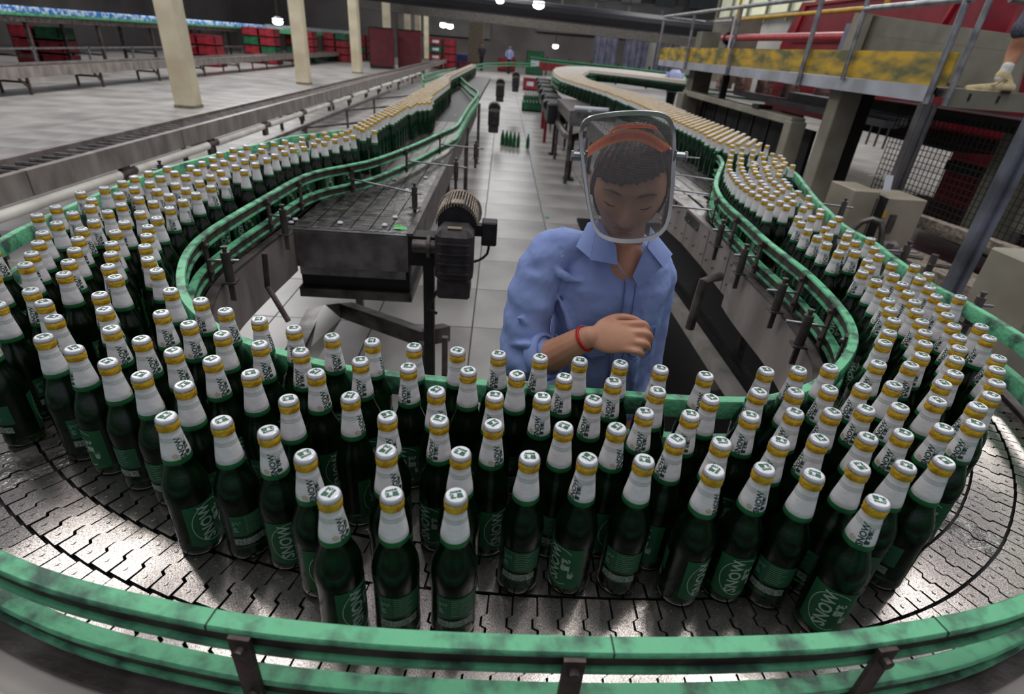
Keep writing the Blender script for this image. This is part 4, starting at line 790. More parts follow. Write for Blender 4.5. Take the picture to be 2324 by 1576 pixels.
# ------------------------------------------------------------------ right side: raised walkway and machines
X0 = 3.4
WK = empty('raised_walkway', (X0, 4.7, 0), label='raised walkway with worn yellow kickplate above the right bottle stream', cat='walkway')
def wk(mbd, name, m, **k): mbd.v = [(x - X0, y - 4.7, z) for x, y, z in mbd.v]; return mbd.build(name, m, WK, **k)
b = MB(); b.box((X0 + .7, 9.15, 1.69), (1.4, 8.9, .05)); wk(b, 'deck', dsteel)
for k in range(4): b = MB(); y0 = 4.70 + k * 2.21; b.box((X0, y0 + 1.1, 1.665), (.05, 2.2, .115)); wk(b, 'edge_channel', mat('pale_blue_white_steel', (186, 190, 202), .4, .2, (150, 154, 160), 2.5, 7))
for k, (a, c) in enumerate([(4.58, 7.2), (7.2, 10.1), (10.1, 11.7), (11.7, 13.55)]): b = MB(); b.box((X0 - .005, (a + c) / 2, 1.845 - .003 * k), (.012, c - a - .006, .235)); wk(b, 'kickplate', kick_m)
for y0 in (4.66, 6.82, 9.1, 11.3, 13.45): b = MB(); b.cyl((X0 - .05, y0, 1.60), (X0 - .05, y0, 2.47), .026, 10); wk(b, 'rail_post', galv, smooth=1)
b = MB(); b.tube([(X0 - .05, 13.45, 2.52), (X0 - .05, 6.82, 2.455)], .026, 10); wk(b, 'top_rail', galv, smooth=1)
b = MB(); b.tube([(X0 - .05, 5.95, 2.30), (X0 - .05, 4.60, 2.30)], .024, 10); b.tube([(X0 - .05, 5.95, 1.70), (X0 - .05, 5.95, 2.6)], .022, 8); wk(b, 'near_rail', galv, smooth=1)
b = MB(); b.tube([(X0, 4.52, 1.6), (X0, 4.5, 2.6)], .022, 10); b.tube([(X0 + .1, 4.45, 2.30), (X0 + 1.2, 4.45, 2.27)], .024, 10); wk(b, 'corner_post', galv, smooth=1)
b = MB(); b.tube([PX(1670, 45, 0, 4.75), PX(2010, 15, 0, 4.75)], .03, 10); b.tube([PX(1672, 45, 0, 4.75), PX(1672, 45, 0, 4.75) + V3((0, 0, .7))], .03, 8); b.tube([PX(2010, 15, 0, 4.75), PX(2010, 15, 0, 4.75) + V3((0, 0, .7))], .03, 8); wk(b, 'yellow_back_rail', yellow, smooth=1)
b = MB(); p = PX(1668, 45, 0, 4.7); b.tube([p + V3((0, 0, -.75)), p + V3((0, 0, .1))], .025, 8); wk(b, 'white_post', white_m, smooth=1)
b = MB(); p0 = PX(1512, 40, 0, X0); b.tube([p0, PX(1600, 50, 1, p0[1])], .025, 8); p1 = PX(1622, 50, 0, 4.75); b.tube([p1, PX(1662, 47, 0, 4.75)], .025, 8); wk(b, 'far_cross_rail', galv, smooth=1)
# lower landing on the near side
t = empty('landing_step', (X0 + .05, 4.6, 1.5), label='grey steel landing at the walkway corner where a person stands', cat='platform')
b = MB(); b.box((.75, .25, .175), (1.5, .55, .05)); b.build('tread', beige, t)
b = MB(); b.box((.75, -.03, .155), (1.5, .012, .13)); b.build('riser', beige, t)
for x in (.15, .38, .62): b = MB(); b.box((x, -.037, .17), (.018, .01, .05)); b.build('slot', rubber, t)
# support posts
b = MB(); b.box((3.33, 4.62, .8), (.075, .08, 1.6)); b.box((3.30, 4.575, .8), (.015, .02, 1.6)); b.box((3.36, 4.575, .8), (.015, .02, 1.6)); b.build('support_post', mat('zinc_channel', (118, 116, 118), .35, .7, (84, 82, 84), 4), label='grey channel steel post under the walkway corner', cat='post')
b = MB(); b.box((3.40, 4.64, .8), (.04, .06, 1.6)); b.build('channel_post', dsteel, label='narrow twin post beside the walkway corner post', cat='post')
b = MB(); b.box((2.6, 2.84, .85), (.045, .06, 1.7)); b.box((2.63, 2.80, .85), (.03, .02, 1.7)); b.build('stair_stringer', mat('blue_grey_channel', (140, 146, 160), .35, .6, (100, 104, 112), 5), label='blue grey steel post at the right edge in front of the wire guard', cat='post')
b = MB(); b.box((3.70, 6.4, .8), (.24, .22, 1.6), bev=.01); b.build('machine_pillar', beige_l, label='broad beige square pillar under the walkway behind the green rail', cat='pillar')
b = MB(); b.box((3.90, 6.42, .8), (.13, .22, 1.6)); b.build('dark_pillar_side', rubber, label='black strip put in as the dark side of the beige pillar', cat='pillar')  # separate black box drawn as the pillar's dark side
b = MB(); b.box((2.52, 2.30, .55), (.30, .35, 1.1), bev=.01); b.build('edge_cabinet', beige_l, label='plain beige cabinet at the right edge of the picture', cat='cabinet')
# beige machine frame under the walkway with black bays
t = empty('beige_machine', (3.6, 7.1, 0), label='beige machine frame with black open bays under the walkway', cat='machine')
b = MB(); b.box((0, 2.25, 1.20), (.18, 4.6, .09), bev=.01); b.build('top_beam', beige_l, t)
b = MB(); b.box((0, 0, .6), (.20, .18, 1.2), bev=.01); b.build('front_post', beige_l, t)
b = MB(); b.box((0, 4.45, .6), (.3, .4, 1.2), bev=.01); b.box((.3, 4.9, 1.4), (.35, .35, 1.7)); b.build('rear_post', beige, t)
b = MB(); b.box((.3, 2.2, .55), (.05, 4.3, 1.1)); b.build('dark_bay', rubber, t)
for k in range(7): b = MB(); b.box((.16, .5 + k * .55, .6), (.03, .035, 1.05)); b.build('bay_bar', grey_dark, t)
b = MB(); b.box((.12, 2.2, .35), (.06, 4.3, .08)); b.build('bay_sill', grey_dark, t)
b = MB(); b.box((.0, 1.05, 1.27), (.2, .22, .05)); b.build('black_handle', rubber, t)
b = MB(); b.bar((-.02, 2.6, 1.25), (-.02, 2.6, 1.66), .10, .06); b.build('hanger_post', grey_dark, t)
b = MB(); b.bar((.9, -.5, 1.28), (.9, 4.2, 1.28), .25, .08); b.bar((1.2, -.5, 1.36), (1.2, 2.6, 1.36), .3, .12); b.build('rear_beam', white_m, t)
b = MB(); 
for k in range(10): b.cyl((1.4 + (k % 2) * .3, 2.2 + k * .55, 1.22), (1.4 + (k % 2) * .3, 2.2 + k * .55, 1.52), .14, 8)
b.build('pale_bundles', mat('pinkish_bundles', (196, 170, 160), .7, 0, (120, 90, 84), 14), t)
# big red machine
t = empty('red_machine', (5.6, 6, 0), label='large red packing machine body behind the walkway', cat='machine')
def rq(pts, th): pass
b = MB(); b.add([(0, 1.2, 1.0), (0, 6.6, 1.0), (0, 6.6, 2.15), (0, 6.15, 2.86), (0, 1.5, 2.70), (2, 1.2, 1.0), (2, 6.6, 1.0), (2, 6.6, 2.15), (2, 6.15, 2.86), (2, 1.5, 2.70)], [(0, 1, 2, 3, 4), (9, 8, 7, 6, 5), (0, 5, 6, 1), (1, 6, 7, 2), (2, 7, 8, 3), (3, 8, 9, 4), (4, 9, 5, 0)]); b.build('upper_body', red, t)
b = MB(); b.box((-.02, 4.6, 2.22), (.05, 3.0, .05)); b.box((-.02, 4.4, 2.80), (.05, 3.2, .04)); b.bar((-.02, 6.1, 2.2), (-.02, 5.9, 2.8), .05, .05); b.bar((-.02, 2.2, 2.0), (-.02, 1.9, 2.7), .05, .05); b.build('panel_rib', mat('brighter_red', (178, 44, 58), .35), t)
b = MB(); b.box((1.0, -.35, 1.3), (1.8, 2.9, 2.5)); b.build('near_body', red, t)
b = MB(); b.box((.4, 6.3, .6), (.5, .5, 1.3)); b.box((.4, 4.2, .55), (.4, .4, 1.1)); b.build('red_leg', red, t)
b = MB()
for i in range(5):
    for j in range(6): b.box((.09, -1.4 + i * .12, .75 + j * .09), (.02, .075, .05))
b.build('vent_slot', red_d, t, kind='stuff')
b = MB(); b.cyl((.05, .2, 2.42), (.12, .2, 2.42), .14, 12); b.build('handwheel_recess', rubber, t)
b = MB(); b.tube([PX(1640, 86, 0, 4.9), PX(1925, 83, 0, 4.9)], .062, 12); b.build('red_pipe', mat('bright_red_pipe', (190, 56, 62), .35), label='bright red horizontal pipe behind the yellow kickplate', cat='pipe', smooth=1)
b = MB(); p = PX(1655, 88, 0, 4.95); b.box((p[0] + .3, p[1] + .55, 2.0), (.7, 1.1, 1.3)); b.build('beige_cabinet', beige, label='beige cabinet where the red pipe enters', cat='cabinet'); b = MB(); b.cyl(p - V3((0, .0, 0)), p + V3((0, .06, 0)), .13, 12); b.build('pipe_flange', rubber, label='black round flange at the end of the red pipe', cat='flange')
# grey boards guard
t = empty('board_guard', (4.8, 7.0, 0), label='beige grey side boards in front of the red machine', cat='guard')
c1, c2, c3, c4 = [PX(px, py, 0, 4.8) - V3((4.8, 7.0, 0)) for px, py in [(1972, 33), (2330, 82), (2330, 168), (1935, 118)]]
m1, m2 = c1 + (c4 - c1) * .52, c2 + (c3 - c2) * .45
b = MB(); b.slab([c1, c2, m2, m1], .03); b.build('board', beige, t); b = MB(); b.slab([m1 + V3((0, 0, -.002)), m2 + V3((0, 0, -.002)), c3 + V3((0, 0, -.25)), c4], .025); b.build('board', beige, t)
b = MB(); b.bar(PX(1962, 30, 0, 4.7) - V3((4.8, 7, 0)), PX(1930, 118, 0, 4.7) - V3((4.8, 7, 0)), .12, .24); b.build('end_post', beige_l, t)
b = MB(); b.bar(PX(1935, 55, 0, 4.78) - V3((4.8, 7, 0)), PX(1912, 118, 0, 4.78) - V3((4.8, 7, 0)), .05, .22); b.build('grey_plate', curtain_m, t)
# wire mesh guard on the right
t = empty('wire_guard', (3.9, 4.0, 0), label='black wire mesh guard in front of the dark red machine base', cat='guard')
b = MB(); A_ = V3((.25, 2.1, .55)); B_ = V3((.25, -1.2, .55)); n = 54
for k in range(n + 1): p = A_ + (B_ - A_) * k / n; b.bar(p, p + V3((0, 0, .95)), .006, .006)
for k in range(18): b.bar(A_ + V3((0, 0, k * .055)), B_ + V3((0, 0, k * .055)), .006, .006)
b.build('wire_mesh', wire_m, t, kind='stuff')
b = MB(); b.bar(A_, B_, .04, .04); b.bar(A_ + V3((0, 0, .95)), B_ + V3((0, 0, .95)), .04, .04); b.bar(A_ + (B_ - A_) * .66, A_ + (B_ - A_) * .66 + V3((0, 0, .95)), .04, .05); b.build('guard_frame', rubber, t)
t = empty('inner_machinery', (4.9, 5.2, 0), label='dark machinery with pale rods behind the wire guard', cat='machinery')
b = MB(); b.box((0, 0, .45), (.8, 3.0, .12)); b.box((0, 1.6, 1.2), (.7, 2.2, .12)); b.box((0, .9, 1.45), (.9, 2.6, .10)); b.box((.1, .2, .95), (.1, 1.6, .1)); b.build('dark_frame', grey_dark, t)
for k in range(6): b = MB(); b.cyl((-.35, 2.4 - k * .17, 1.0), (-.35, 2.4 - k * .17, 1.28), .014, 6); b.build('pale_rod', white_m, t)
b = MB(); b.box((-.36, 2.0, 1.33), (.04, 1.4, .07)); b.build('white_rail', white_m, t)
b = MB(); b.bar((-.3, -.3, .5), (-.3, -.3, 1.4), .34, .30); b.box((-.3, -1.1, 1.0), (.05, 1.2, .7)); b.build('beige_door', beige, t)
# control box on a stand
t = empty('control_box', (2.93, 4.15, 0), label='beige control box with folded paper card on top behind the corner post', cat='control box')
b = MB(); b.box((-.16, .1, .76), (.20, .34, .50), bev=.006); b.box((.12, .1, .73), (.40, .34, .48), bev=.006); b.build('cabinet', mat('control_box_paint', (150, 142, 128), .5, 0, (132, 124, 110), 3), t)
b = MB(); b.box((-.055, .0, .745), (.006, .33, .48)); b.build('door_seam', grey_dark, t)
b = MB(); b.box((.02, -.076, .85), (.03, .006, .05)); b.build('yellow_sticker', yellow, t)
b = MB(); b.box((.10, -.075, .78), (.05, .02, .14)); b.build('handle', dsteel, t)
b = MB(); b.box((.12, .16, .25), (.06, .06, .5)); b.build('stand', dsteel, t)
b = MB(); b.slab([(2.90, 4.12, 1.01), (2.96, 4.12, 1.01), (2.96, 4.15, 1.12), (2.90, 4.15, 1.12)], .003); b.slab([(2.90, 4.15, 1.12), (2.96, 4.15, 1.12), (2.90, 4.26, 1.09), (2.84, 4.26, 1.09)], .003); b.build('paper_card', white_m, label='white folded paper card standing on the control box', cat='paper card')
# low machinery at the right beyond the outer rail
t = empty('lower_machinery', (2.6, 3.3, 0), label='cluttered dark brackets and rails beyond the right guard rail', cat='machinery')
b = MB(); b.bar((.6, 1.9, .80), (1.1, -.9, .80), .09, .05); b.bar((.8, 1.9, .72), (1.25, -.9, .72), .05, .08); b.bar((.4, 1.4, .5), (.9, -1, .5), .3, .2); b.build('rail_pair', dust, t)
b = MB(); b.box((-.25, .15, .72), (.26, .36, .14)); b.box((-.5, -.3, .70), (.2, .3, .1)); b.build('junction_box', mat('speckled_box', (120, 112, 106), .6, 0, (60, 54, 50), 40), t)
b = MB()
for k in range(1, 5): b.cyl((-.6 + k * .16, .5 - k * .18, .4), (-.6 + k * .16, .5 - k * .18, .86), .02, 8); b.cyl((-.62 + k * .16, .5 - k * .18, .8), (-.42 + k * .16, .42 - k * .18, .8), .012, 6)
b.tube(smooth_path([(-.1, .45, .7), (-.02, .45, .86), (.08, .4, .88), (.12, .36, .7)], .05), .02, 8); b.cyl((.15, .5, .6), (.3, .5, .6), .14, 14); b.build('fittings', dsteel, t, smooth=.6)
b = MB()
for (x, y) in [(.35, -.75), (.55, -.95)]: b.box((x, y, .66), (.04, .04, .03))
b.build('white_block', white_m, t)
# ------------------------------------------------------------------ the worker
def remesh(mbd, voxel, smooth=4, disp=None, post=None):
    me = mbd.mesh('tmp', []); o = bpy.data.objects.new('tmp', me); COL.objects.link(o)
    r = o.modifiers.new('r', 'REMESH'); r.mode = 'VOXEL'; r.voxel_size = voxel; r.use_smooth_shade = True
    s_ = o.modifiers.new('s', 'SMOOTH'); s_.factor = .5; s_.iterations = smooth
    if disp:
        tx = bpy.data.textures.new('folds', 'CLOUDS'); tx.noise_scale = disp[1]; d = o.modifiers.new('d', 'DISPLACE'); d.texture = tx; d.strength = disp[0]; d.mid_level = .5; d.texture_coords = 'GLOBAL'
    dg = bpy.context.evaluated_depsgraph_get(); out = bpy.data.meshes.new_from_object(o.evaluated_get(dg)); bpy.data.objects.remove(o)
    if post: 
        n = len(out.vertices); co = np.empty(n * 3, np.float32); out.vertices.foreach_get('co', co); co = post(co.reshape(-1, 3)); out.vertices.foreach_set('co', co.astype(np.float32).ravel()); out.update()
    out.shade_smooth(); return out
def limb(b, pts, rs, seg=14, sub=.012):
    P = smooth_path(pts, sub); d0 = np.r_[0, np.cumsum([np.linalg.norm(V3(pts[i + 1]) - V3(pts[i])) for i in range(len(pts) - 1)])]
    L_ = np.r_[0, np.cumsum([np.linalg.norm(P[i + 1] - P[i]) for i in range(len(P) - 1)])]; L_ = L_ / L_[-1] * d0[-1]
    R_ = np.interp(L_, d0, rs)
    # rounded ends
    a = P[0] - P[1]; a /= np.linalg.norm(a); e = P[-1] - P[-2]; e /= np.linalg.norm(e)
    pre = [P[0] + a * R_[0] * k for k in (.95, .7, .4)]; post = [P[-1] + e * R_[-1] * k for k in (.4, .7, .95)]
    b.tube(pre + list(P) + post, [R_[0] * k for k in (.3, .7, .92)] + list(R_) + [R_[-1] * k for k in (.92, .7, .3)], seg)
def ellip(b, c, r, M=None, nu=24, nv=16):
    v = []; f = []
    for i in range(1, nv):
        th = PI * i / nv
        for k in range(nu):
            ph = 2 * PI * k / nu; p = V3((math.sin(th) * math.cos(ph) * r[0], math.sin(th) * math.sin(ph) * r[1], math.cos(th) * r[2]))
            v.append((M @ p if M is not None else p) + V3(c))
    t = V3((0, 0, r[2])); v.append((M @ t if M is not None else t) + V3(c)); v.append((M @ -t if M is not None else -t) + V3(c)); T = len(v) - 2
    for i in range(nv - 2):
        for k in range(nu): f.append((i * nu + k, (i + 1) * nu + k, (i + 1) * nu + (k + 1) % nu, i * nu + (k + 1) % nu))
    for k in range(nu): f.append((T, k, (k + 1) % nu)); f.append((T + 1, (nv - 2) * nu + (k + 1) % nu, (nv - 2) * nu + k))
    b.add(v, f)
def rotm(rx, ry, rz): return np.array(Matrix.Rotation(rz, 3, 'Z') @ Matrix.Rotation(rx, 3, 'X') @ Matrix.Rotation(ry, 3, 'Y'))
HC = V3((.272, 1.135, 1.552)); HM = rotm(math.radians(20), 0, math.radians(-12))
def headmesh(b):
    nu, nv = 96, 72; v = []; f = []
    g = lambda x, s: math.exp(-(x / s) ** 2)
    for i in range(nv + 1):
        th = PI * (i + .001) / (nv + .002)
        for k in range(nu):
            ph = 2 * PI * k / nu; x, y, z = math.sin(th) * math.sin(ph), -math.sin(th) * math.cos(ph), math.cos(th)
            X, Y, Z = x * .073, y * .092, z * .112
            if Z < -.02: t = min(1, (-.02 - Z) / .09); X *= 1 - .28 * t; Y = Y * (1 - .10 * t) - (.010 * t if y < 0 else -.03 * t)
            if y < -.1:
                w = min(1, (-y - .1) * 2); d = 0
                d += .023 * g(X, .0085 + .004 * max(0, -Z / .03)) * g(Z + .016, .020)        # nose
                d += .012 * g(X, .010) * g(Z + .028, .009)
                d += .006 * g(abs(X) - .010, .006) * g(Z + .031, .007)                         # nostril wings
                d -= .012 * g(abs(X) - .031, .015) * g(Z - .010, .012)                         # sockets
                d += .005 * g(abs(X) - .031, .012) * g(Z - .004, .008)                         # lowered lids
                d += .005 * g(abs(X) - .028, .022) * g(Z - .030, .008)                         # brow
                d += .007 * g(abs(X) - .040, .016) * g(Z + .020, .018)                         # cheeks
                d += .0065 * g(X, .019) * (g(Z + .049, .0042) + g(Z + .059, .005))             # lips
                d -= .0035 * g(X, .022) * g(Z + .0538, .0022)
                d += .007 * g(X, .016) * g(Z + .088, .013); d -= .003 * g(X, .02) * g(Z + .072, .006)
                Y -= d * w
            v.append(HM @ V3((X, Y, Z)) + HC)
    for i in range(nv):
        for k in range(nu): f.append((i * nu + k, (i + 1) * nu + k, (i + 1) * nu + (k + 1) % nu, i * nu + (k + 1) % nu))
    f.append(tuple(range(nu))[::-1]); f.append(tuple(nv * nu + k for k in range(nu))); b.add(v, f)
    for s_ in (-1, 1):
        ellip(b, HM @ V3((s_ * .074, .008, -.002)) + HC, (.008, .018, .030), HM @ rotm(0, 0, s_ * .35), 12, 8)
        ellip(b, HM @ V3((s_ * .072, .004, -.024)) + HC, (.006, .010, .012), HM, 10, 6)
skin = mat('skin', (196, 146, 118), .5, 0, (182, 128, 102), 14, 5)
skin.node_tree.nodes['Principled BSDF'].inputs['Subsurface Weight'].default_value = .08; skin.node_tree.nodes['Principled BSDF'].inputs['Subsurface Scale'].default_value = .02
shirt_m = mat('blue_work_shirt', (138, 156, 206), .85, 0, (124, 142, 194), 6, 6, bump=.10, bscale=420)
WX, WY = .285, 1.20
W_ = empty('worker', (WX, WY, 0), label='factory worker in a blue work shirt looking down at the bottles behind the inner rail', cat='person')
def wpart(mbd_or_me, name, m, **k):
    me = mbd_or_me
    if isinstance(me, MB): me = me.mesh(name, m, k.pop('smooth', None))
    else:
        k.pop('smooth', None)
        for mm in (m if isinstance(m, list) else [m]): me.materials.append(mm)
        me.name = name
    n = len(me.vertices); co = np.empty(n * 3, np.float32); me.vertices.foreach_get('co', co); co = co.reshape(-1, 3) - np.array([WX, WY, 0]); me.vertices.foreach_set('co', co.astype(np.float32).ravel()); me.update()
    return link(name, me, k.pop('parent', W_), **k)
E_R, WR_, HD = V3((.098, 1.09, 1.135)), V3((.212, 1.005, 1.262)), V3((.285, .985, 1.275))
b = MB(); headmesh(b)
limb(b, [(.275, 1.16, 1.49), (.285, 1.185, 1.42), (.29, 1.20, 1.36)], [.050, .050, .062])
limb(b, [(.29, 1.20, 1.36), (.288, 1.2, 1.15), (.29, 1.21, .92)], [.075, .085, .10])
limb(b, [(.17, 1.20, 1.37), (.29, 1.2, 1.375), (.36, 1.215, 1.36)], [.026, .04, .026])
ellip(b, (.293, 1.155, 1.375), (.045, .05, .055))
limb(b, [(.125, 1.18, 1.33), (.10, 1.15, 1.25), E_R], [.034, .036, .034])
limb(b, [E_R, (.15, 1.048, 1.19), (.19, 1.018, 1.24), WR_], [.036, .037, .029, .0225])
limb(b, [(.375, 1.215, 1.32), (.402, 1.222, 1.2), (.41, 1.2, 1.08), (.385, 1.12, .93), (.36, 1.05, .88)], [.032, .032, .030, .03, .022])
limb(b, [(.215, 1.22, .92), (.21, 1.23, .5), (.20, 1.25, .09)], [.08, .055, .035]); limb(b, [(.365, 1.22, .92), (.37, 1.23, .5), (.38, 1.25, .09)], [.08, .055, .035])
# right hand: palm, five bent fingers gathered as if picking something
pd = HD - WR_; pd /= np.linalg.norm(pd); pn = V3((-.15, -.75, .62)); pn -= pd * np.dot(pn, pd); pn /= np.linalg.norm(pn); ps = np.cross(pn, pd)    # pn: back of hand, ps across
if ps[2] > 0: ps = -ps
PM = np.stack([pd, ps, pn], 1)
ellip(b, WR_ + pd * .045, (.050, .036, .0145), PM)
ellip(b, WR_ + pd * .028 - pn * .004 + ps * .0, (.035, .030, .015), PM)
fl_ = [(-.027, .072, .0088), (-.0095, .078, .0090), (.0085, .073, .0086), (.025, .060, .0076)]
for k, (o_, L_, r_) in enumerate(fl_):
    base = WR_ + pd * (.078 - abs(k - 1.3) * .004) + ps * o_; d1 = pd * .92 - pn * .25 + ps * (o_ * 4); d1 /= np.linalg.norm(d1); d2 = pd * .35 - pn * .9 + ps * (.10 - o_ * 3); d2 /= np.linalg.norm(d2); d3 = -pd * .05 - pn * 1.0 + ps * (.2 - o_ * 4); d3 /= np.linalg.norm(d3)
    p1 = base + d1 * L_ * .46; p2 = p1 + d2 * L_ * .32; p3 = p2 + d3 * L_ * .22
    limb(b, [base - pd * .02, base, p1, p2, p3], [r_ * 1.05, r_ * 1.05, r_, r_ * .92, r_ * .8], 10, .006)
tb = WR_ + pd * .022 - ps * .024 - pn * .004; t1 = tb + pd * .030 - ps * .020 - pn * .012; t2 = t1 + pd * .030 - ps * .002 - pn * .016; t3 = t2 + pd * .018 + ps * .006 - pn * .012
limb(b, [WR_ + pd * .012, tb, t1, t2, t3], [.014, .0135, .0105, .0098, .0085], 10, .006)
# left hand, hidden behind the rail
b2 = [(.36, 1.05, .88), (.355, 1.01, .86)]; ellip(b, (.355, 1.02, .865), (.03, .045, .016))
for k in range(4): limb(b, [(.335 + k * .014, .99, .865), (.332 + k * .015, .955, .85), (.332 + k * .015, .945, .83)], [.008, .0075, .0065], 8, .01)
limb(b, [(.335, 1.03, .865), (.315, 1.0, .86), (.31, .98, .85)], [.011, .009, .008], 8, .01)
body_me = remesh(b, .0032, 2); wpart(body_me, 'body', skin)
# shirt: torso and sleeves as one cloth surface
b = MB()
prof_t = [(.84, .29, 1.215, .150, .110), (.92, .289, 1.212, .142, .104), (1.05, .288, 1.205, .128, .096), (1.15, .284, 1.200, .128, .098), (1.25, .279, 1.196, .134, .102), (1.32, .276, 1.196, .140, .098), (1.365, .278, 1.20, .132, .082), (1.395, .282, 1.205, .100, .068), (1.42, .286, 1.205, .066, .056), (1.43, .287, 1.205, .05, .045)]
v = []; f = []; nu = 40
for z, cx, cy, rx, ry in prof_t:
    for k in range(nu):
        t = 2 * PI * k / nu; c, s_ = math.cos(t), math.sin(t); v.append((cx + rx * math.copysign(abs(c) ** .85, c), cy + ry * math.copysign(abs(s_) ** .9, s_), z))
n = len(prof_t)
for i in range(n - 1):
    for k in range(nu): f.append((i * nu + k, i * nu + (k + 1) % nu, (i + 1) * nu + (k + 1) % nu, (i + 1) * nu + k))
f.append(tuple(range(nu - 1, -1, -1))); f.append(tuple((n - 1) * nu + k for k in range(nu))); b.add(v, f)
limb(b, [(.195, 1.195, 1.385), (.135, 1.185, 1.375), (.098, 1.155, 1.30), (.084, 1.125, 1.20), (.082, 1.10, 1.145)], [.045, .055, .057, .058, .055], 20)
limb(b, [(.082, 1.10, 1.145), (.100, 1.085, 1.152), (.118, 1.070, 1.166)], [.055, .052, .047], 20)
limb(b, [(.355, 1.21, 1.37), (.388, 1.218, 1.33), (.402, 1.225, 1.22), (.408, 1.21, 1.08), (.395, 1.15, .98)], [.045, .05, .046, .044, .042], 18)
# draped folds on the sleeve and across the chest
for pts_, r_ in [([(.060, 1.075, 1.26), (.10, 1.095, 1.235), (.140, 1.12, 1.245)], .012), ([(.045, 1.08, 1.19), (.085, 1.055, 1.205), (.13, 1.07, 1.20)], .011), ([(.05, 1.07, 1.125), (.09, 1.04, 1.15), (.13, 1.05, 1.14)], .010),
                 ([(.150, 1.13, 1.30), (.185, 1.105, 1.23), (.22, 1.11, 1.17)], .009), ([(.155, 1.12, 1.20), (.19, 1.105, 1.14), (.2, 1.11, 1.06)], .010), ([(.33, 1.11, 1.33), (.345, 1.11, 1.25), (.33, 1.115, 1.15)], .009), ([(.37, 1.12, 1.20), (.35, 1.11, 1.13), (.36, 1.12, 1.05)], .010), ([(.13, 1.13, 1.37), (.16, 1.12, 1.345), (.20, 1.115, 1.34)], .009)]:
    limb(b, pts_, [r_ * .4, r_ * 1.25, r_ * .4], 8)
def folds(co):
    x, y, z = co[:, 0], co[:, 1], co[:, 2]; w = np.exp(-((x - .09) / .07) ** 2)
    s_ = np.sin(z * 95 + x * 60 + np.sin(x * 40) * 1.4) * .0034 * w + np.sin(z * 42 - x * 55 + 1.3 * np.sin(z * 24)) * .0016
    c = np.array([.28, 1.2]); d = co[:, :2] - np.where(w[:, None] > .5, np.array([[.09, 1.12]]), c[None]); d /= np.linalg.norm(d, axis=1)[:, None] + 1e-6
    co[:, :2] += d * s_[:, None]; return co
shirt_me = remesh(b, .0045, 2, disp=(.007, .045), post=folds); sh = wpart(shirt_me, 'shirt', shirt_m)
# rolled cuff
b = MB(); ax = V3((.150, 1.048, 1.19)) - V3((.112, 1.075, 1.160)); ax /= np.linalg.norm(ax); c0 = V3((.112, 1.075, 1.160)); _, s1, u1 = frame(ax)
v = []; ringp = [(.004, .050), (.010, .0565), (.028, .0565), (.036, .0540), (.038, .046), (.030, .042), (.004, .044)]
for dd, r_ in ringp:
    for k in range(28): t = 2 * PI * k / 28; rr = r_ * (1 + .03 * math.sin(3 * t + dd * 90)); v.append(c0 + ax * dd + (s1 * math.cos(t) + u1 * math.sin(t)) * rr)
n = len(ringp); b.add(v, [(i * 28 + k, i * 28 + (k + 1) % 28, ((i + 1) % n) * 28 + (k + 1) % 28, ((i + 1) % n) * 28 + k) for i in range(n) for k in range(28)]); wpart(b, 'cuff', shirt_m, parent=sh, smooth=1.2)
# collar flaps, placket, buttons, pocket laid on the front of the torso
def front(x, z, off=.006):
    zz = [p[0] for p in prof_t]; cx = np.interp(z, zz, [p[1] for p in prof_t]); cy = np.interp(z, zz, [p[2] for p in prof_t]); rx = np.interp(z, zz, [p[3] for p in prof_t]); ry = np.interp(z, zz, [p[4] for p in prof_t])
    u = min(.97, abs(x - cx) / rx); return V3((x, cy - ry * (1 - u ** 2.2) ** .5 - off, z))
def sheet(poly_uv, th, lift, name, parent=sh, m=None, sub=5):
    """four-cornered cloth patch: list of 4 3-D corners, bulged"""
    a, b_, c, d = [V3(p) for p in poly_uv]; g = MB(); v = []
    for i in range(sub + 1):
        for j in range(sub + 1):
            u, w = i / sub, j / sub; p = (a * (1 - u) + b_ * u) * (1 - w) + (d * (1 - u) + c * u) * w
            p = p + V3((0, -1, .2)) * lift * math.sin(PI * u) * math.sin(PI * w) ; v.append(p)
    n = sub + 1; v2 = [p + V3((0, th, -th * .3)) for p in v]
    f = [(i * n + j, (i + 1) * n + j, (i + 1) * n + j + 1, i * n + j + 1) for i in range(sub) for j in range(sub)]; N_ = n * n
    f += [tuple(q + N_ for q in reversed(t)) for t in f]
    for i in range(sub): f += [(i * n, i * n + N_, (i + 1) * n + N_, (i + 1) * n), (i * n + sub, (i + 1) * n + sub, (i + 1) * n + sub + N_, i * n + sub + N_), (i, i + 1, i + 1 + N_, i + N_), (sub * n + i, sub * n + i + N_, sub * n + i + 1 + N_, sub * n + i + 1)]
    g.add(v + v2, f); return wpart(g, name, m or shirt_m, parent=parent, smooth=1)
sheet([(.222, 1.155, 1.468), (.258, 1.105, 1.428), (.262, 1.082, 1.395), (.205, 1.095, 1.398)], .004, .006, 'collar_flap')
sheet([(.222, 1.158, 1.468), (.205, 1.097, 1.400), (.178, 1.135, 1.412), (.205, 1.185, 1.452)], .004, .004, 'collar_flap')
sheet([(.335, 1.150, 1.462), (.322, 1.095, 1.432), (.362, 1.085, 1.393), (.388, 1.125, 1.412)], .004, .006, 'collar_flap')
sheet([(.320, 1.100, 1.435), (.300, 1.088, 1.368), (.318, 1.088, 1.345), (.362, 1.092, 1.394)], .003, .004, 'lapel')
sheet([(.246, 1.110, 1.425), (.262, 1.086, 1.394), (.299, 1.088, 1.352), (.280, 1.092, 1.372)], .003, .002, 'lapel')
b = MB(); pts_ = [front(.302 + .004 * math.sin(i * .8), 1.355 - i * .03) for i in range(15)]
